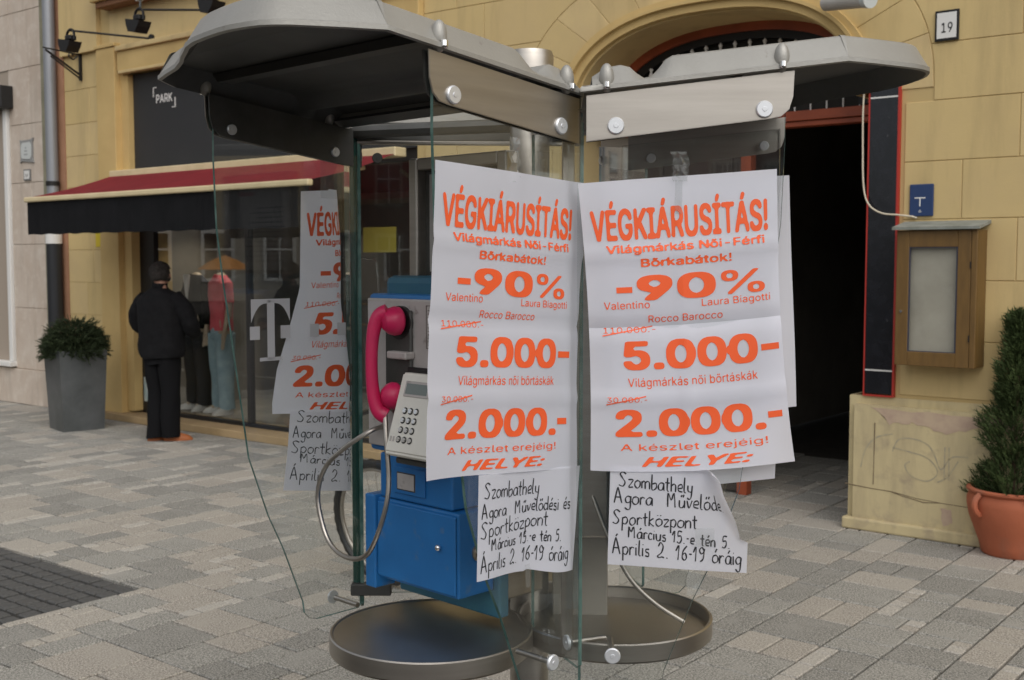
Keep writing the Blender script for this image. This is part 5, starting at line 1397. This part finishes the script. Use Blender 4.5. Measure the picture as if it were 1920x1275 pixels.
bmesh.ops.delete(bm, geom=[v for v in bm.verts if v.co.y > .055 and v.co.z < 1.635 or v.co.z < 1.51], context='VERTS'); bm.normal_update(); wrinkle(bm, .022, 32)
obj('hair', bm, m_hair, man, Mm, smooth=True)
for sg in (-1, 1): 
    b = BM(); ellipsoid(b, (sg * .083, .03, 1.565), (.012, .02, .032), 10, 8); obj('ear', b, m_skin, man, Mm, smooth=True)
# mannequins
def mannequin(pos, rot, label, m_top, m_leg, m_sh, arms, head=False, shirt=None):
    Mq = MF @ T(pos[0], pos[1], .10) @ Matrix.Rotation(R_(rot), 4, 'Z')
    r = root('mannequin', label, 'mannequin', Mq, group='mannequins in the shop window')
    body(r, Mq, mat('mannequin_plastic', (.45, .36, .26), .5), arms, (((-.10, .03, .48), (-.11, 0, .09)), ((.10, -.02, .48), (.12, -.02, .09))), head=head)
    bm = BM(); loft(bm, [(0, 0, .88, .165, .11), (0, 0, 1.05, .155, .105), (0, 0, 1.25, .185, .12), (0, 0, 1.37, .18, .11), (0, 0, 1.42, .12, .08), (0, 0, 1.46, .065, .06)], 24, 2.2)
    for (el, wr), sg in zip(arms, (-1, 1)):
        e = Vector(el); wv_ = Vector(wr); endp = wv_ if m_top is not m_pinkshirt else Vector((sg * .17, 0, 1.37)).lerp(e, .8)
        tube(bm, [Vector((sg * .15, 0, 1.36)), Vector((sg * .17, 0, 1.37)).lerp(e, .5), e if m_top is not m_pinkshirt else endp] + ([wv_.lerp(e, .15)] if m_top is not m_pinkshirt else []), .055, 12)
    bm.normal_update(); wrinkle(bm, .012, 9); obj('top', bm, m_top, r, Mq, smooth=True)
    bm = BM(); loft(bm, [(0, 0, .80, .16, .11), (0, 0, .95, .155, .105)], 20)
    for sg, y1 in ((-1, 0), (1, -.02)): loft(bm, [(sg * .115, y1, .06, .075, .085), (sg * .11, y1, .3, .075, .085), (sg * .10, .0, .5, .085, .095), (sg * .085, 0, .85, .095, .11)], 18)
    bmesh.ops.subdivide_edges(bm, edges=bm.edges[:], cuts=1, use_grid_fill=True); bm.normal_update(); wrinkle(bm, .014, 10); obj('trousers', bm, m_leg, r, Mq, smooth=True)
    for sg, a_ in ((-1, 14), (1, -18)): bm = BM(); shoe(bm, sg * .125, .05 if sg < 0 else .03, ang=a_); obj('shoe', bm, m_sh, r, Mq, smooth=True)
    if shirt:
        bm = BM(); prism(bm, [(-.06, 1.46), (.06, 1.46), (.0, 1.15)], .108, .125); obj('shirt_front', bm, shirt, r, Mq)
m_pinkshirt = mat('pink_polo', (.72, .12, .15), .85, 0, col2=(.62, .10, .12), scale=9)
m_jean = mat('light_blue_jeans', (.34, .46, .50), .85, 0, col2=(.22, .33, .38), scale=7)
m_sneak = mat('white_sneaker', (.62, .60, .56), .6)
mannequin((-7.03, .46), 165, 'mannequin in pink polo shirt and pale blue jeans with white sneakers', m_pinkshirt, m_jean, m_sneak, (((-.22, .0, 1.12), (-.24, .06, .88)), ((.22, .0, 1.12), (.25, .06, .88))))
mannequin((-7.50, .5), 175, 'mannequin in a dark suit with a pale shirt, partly hidden by the person', m_cloth, mat('dark_grey_trousers', (.018, .018, .02), .85), m_sneak, (((-.24, .02, 1.12), (-.27, .05, .90)), ((.24, .02, 1.12), (.27, .05, .90))), shirt=m_white)
for (a_, lab) in ((-7.4, 'halogen spot added under the shop ceiling to brighten the mannequins, behind the person'), (-6.75, 'halogen spot added under the shop ceiling to brighten the mannequins, above the pink shirt')):
    sp_ = root('mannequin_fill_spot', lab, 'lamp', MF @ T(a_, .75, 2.45), group='halogen spots added to light the mannequins')
    obj('lamp_can', cyl(BM(), (a_, .75, 2.40), (a_, .75, 2.56), .045, seg=16), m_iron, sp_, MF)
    ld = bpy.data.lights.new('halogen', 'SPOT'); ld.energy = 24; ld.spot_size = R_(110); ld.spot_blend = .8; ld.color = (1, .9, .75); ld.shadow_soft_size = .05  # added to brighten the mannequins, prompted by small bright points in the window
    lo = bpy.data.objects.new('fill_spot_light', ld); COL.objects.link(lo); lo.parent = sp_; lo.location = (0, 0, -.06)
m_chr = mat('chrome_rail', (.5, .5, .5), .2, 1.)
cr = root('clothes_rail', 'thin chrome clothes rail standing inside the shop', 'clothes rail', MF @ T(-5.4, 1.0, .1))
obj('rail_frame', tube(BM(), crom([(-5.75, .8, .1), (-5.75, .8, 1.55), (-5.6, .8, 1.72), (-5.2, .8, 1.72), (-5.05, .8, 1.55), (-5.05, .8, .1)], 4), .010, 6), m_chr, cr, MF)
for z in (1.08, 1.28): obj('wood_shelf', B1(-5.8, -5.0, .7, 1.1, z, z + .02), m_wood, cr, MF)

# ================================================================== bicycle behind the booth
bk0 = Vector((-.66, 5.93, 0)); bd = Rv.copy(); Mbk = basis(bd, Iv, (0, 0, 1), bk0) @ Matrix.Rotation(R_(7), 4, 'X')
bk = root('bicycle', 'parked bicycle with knobbly tyres standing behind the phone booth', 'bicycle', Mbk)
def wheel(cx):
    bm = BM(); N = 72; R0 = .315; prof = [(.022 * math.cos(t), .025 * math.sin(t)) for t in [2 * math.pi * i / 10 for i in range(10)]]
    rings = []
    for i in range(N):
        t = 2 * math.pi * i / N; kb_ = .006 if i % 2 else 0; row = []
        for (pr_, py2) in prof: rad = R0 + pr_ + (kb_ if pr_ > .01 else 0); row.append(bm.verts.new((cx + rad * math.cos(t), py2, .345 + rad * math.sin(t))))
        rings.append(row)
    for i in range(N):
        a, b = rings[i], rings[(i + 1) % N]
        for k in range(10): bm.faces.new((a[k], a[(k + 1) % 10], b[(k + 1) % 10], b[k]))
    ty = obj('tyre', bm, m_black, bk, Mbk, smooth=True)
    def ringt(R1, r, m, nm, par=ty):
        bm = BM(); pts = [(cx + R1 * math.cos(2 * math.pi * i / 48), 0, .345 + R1 * math.sin(2 * math.pi * i / 48)) for i in range(49)]; tube(bm, pts, r, 8, cap=False, up=(0, 1, 0)); obj(nm, bm, m, par, Mbk, smooth=True)
    ringt(.288, .012, m_steel, 'rim')
    bm = BM()
    for i in range(24): t = 2 * math.pi * i / 24; cyl(bm, (cx + .02 * math.cos(t + .8), .02 * (-1) ** i, .345 + .02 * math.sin(t + .8)), (cx + .28 * math.cos(t), 0, .345 + .28 * math.sin(t)), .0012, seg=4)
    obj('spokes', bm, m_steel, ty, Mbk, kind='stuff'); obj('hub', cyl(BM(), (cx, -.05, .345), (cx, .05, .345), .022, seg=12), m_steel, ty, Mbk)
wheel(0); wheel(1.06)
m_frm = mat('dark_red_frame', (.10, .02, .02), .35)
for nm, P in (('down_tube', [(.19, 0, .78), (.62, 0, .30)]), ('top_tube', [(.17, 0, .86), (.72, 0, .80)]), ('seat_tube', [(.62, 0, .30), (.76, 0, .93)]), ('head_tube', [(.20, 0, .74), (.15, 0, .92)])): obj(nm, tube(BM(), P, .017, 10), m_frm, bk, Mbk, smooth=True)
for y in (-.05, .05):
    obj('fork_blade', tube(BM(), [(.18, y, .74), (.02, y, .345)], .012, 8), m_frm, bk, Mbk); obj('chain_stay', tube(BM(), [(.62, y * .7, .30), (1.06, y, .345)], .009, 8), m_frm, bk, Mbk); obj('seat_stay', tube(BM(), [(.73, y * .5, .82), (1.06, y, .345)], .008, 8), m_frm, bk, Mbk)
obj('handlebar', tube(BM(), crom([(.22, -.30, .98), (.16, -.2, .99), (.14, 0, .97), (.16, .2, .99), (.22, .30, .98)], 5), .012, 8), m_black, bk, Mbk); obj('stem', tube(BM(), [(.15, 0, .9), (.14, 0, .98)], .014, 8), m_black, bk, Mbk)
obj('saddle', (lambda b: (loft(b, [(0, 0, .95, .10, .05), (0, 0, .975, .13, .07), (0, 0, 1.0, .12, .065)], 16), b.transform(Matrix.Translation((.77, 0, 0))), b)[2])(BM()), m_black, bk, Mbk, smooth=True)
obj('chainring', cyl(BM(), (.62, -.05, .30), (.62, -.045, .30), .09, seg=24), m_darkmetal, bk, Mbk)

sc.render.resolution_x = 1024; sc.render.resolution_y = 680
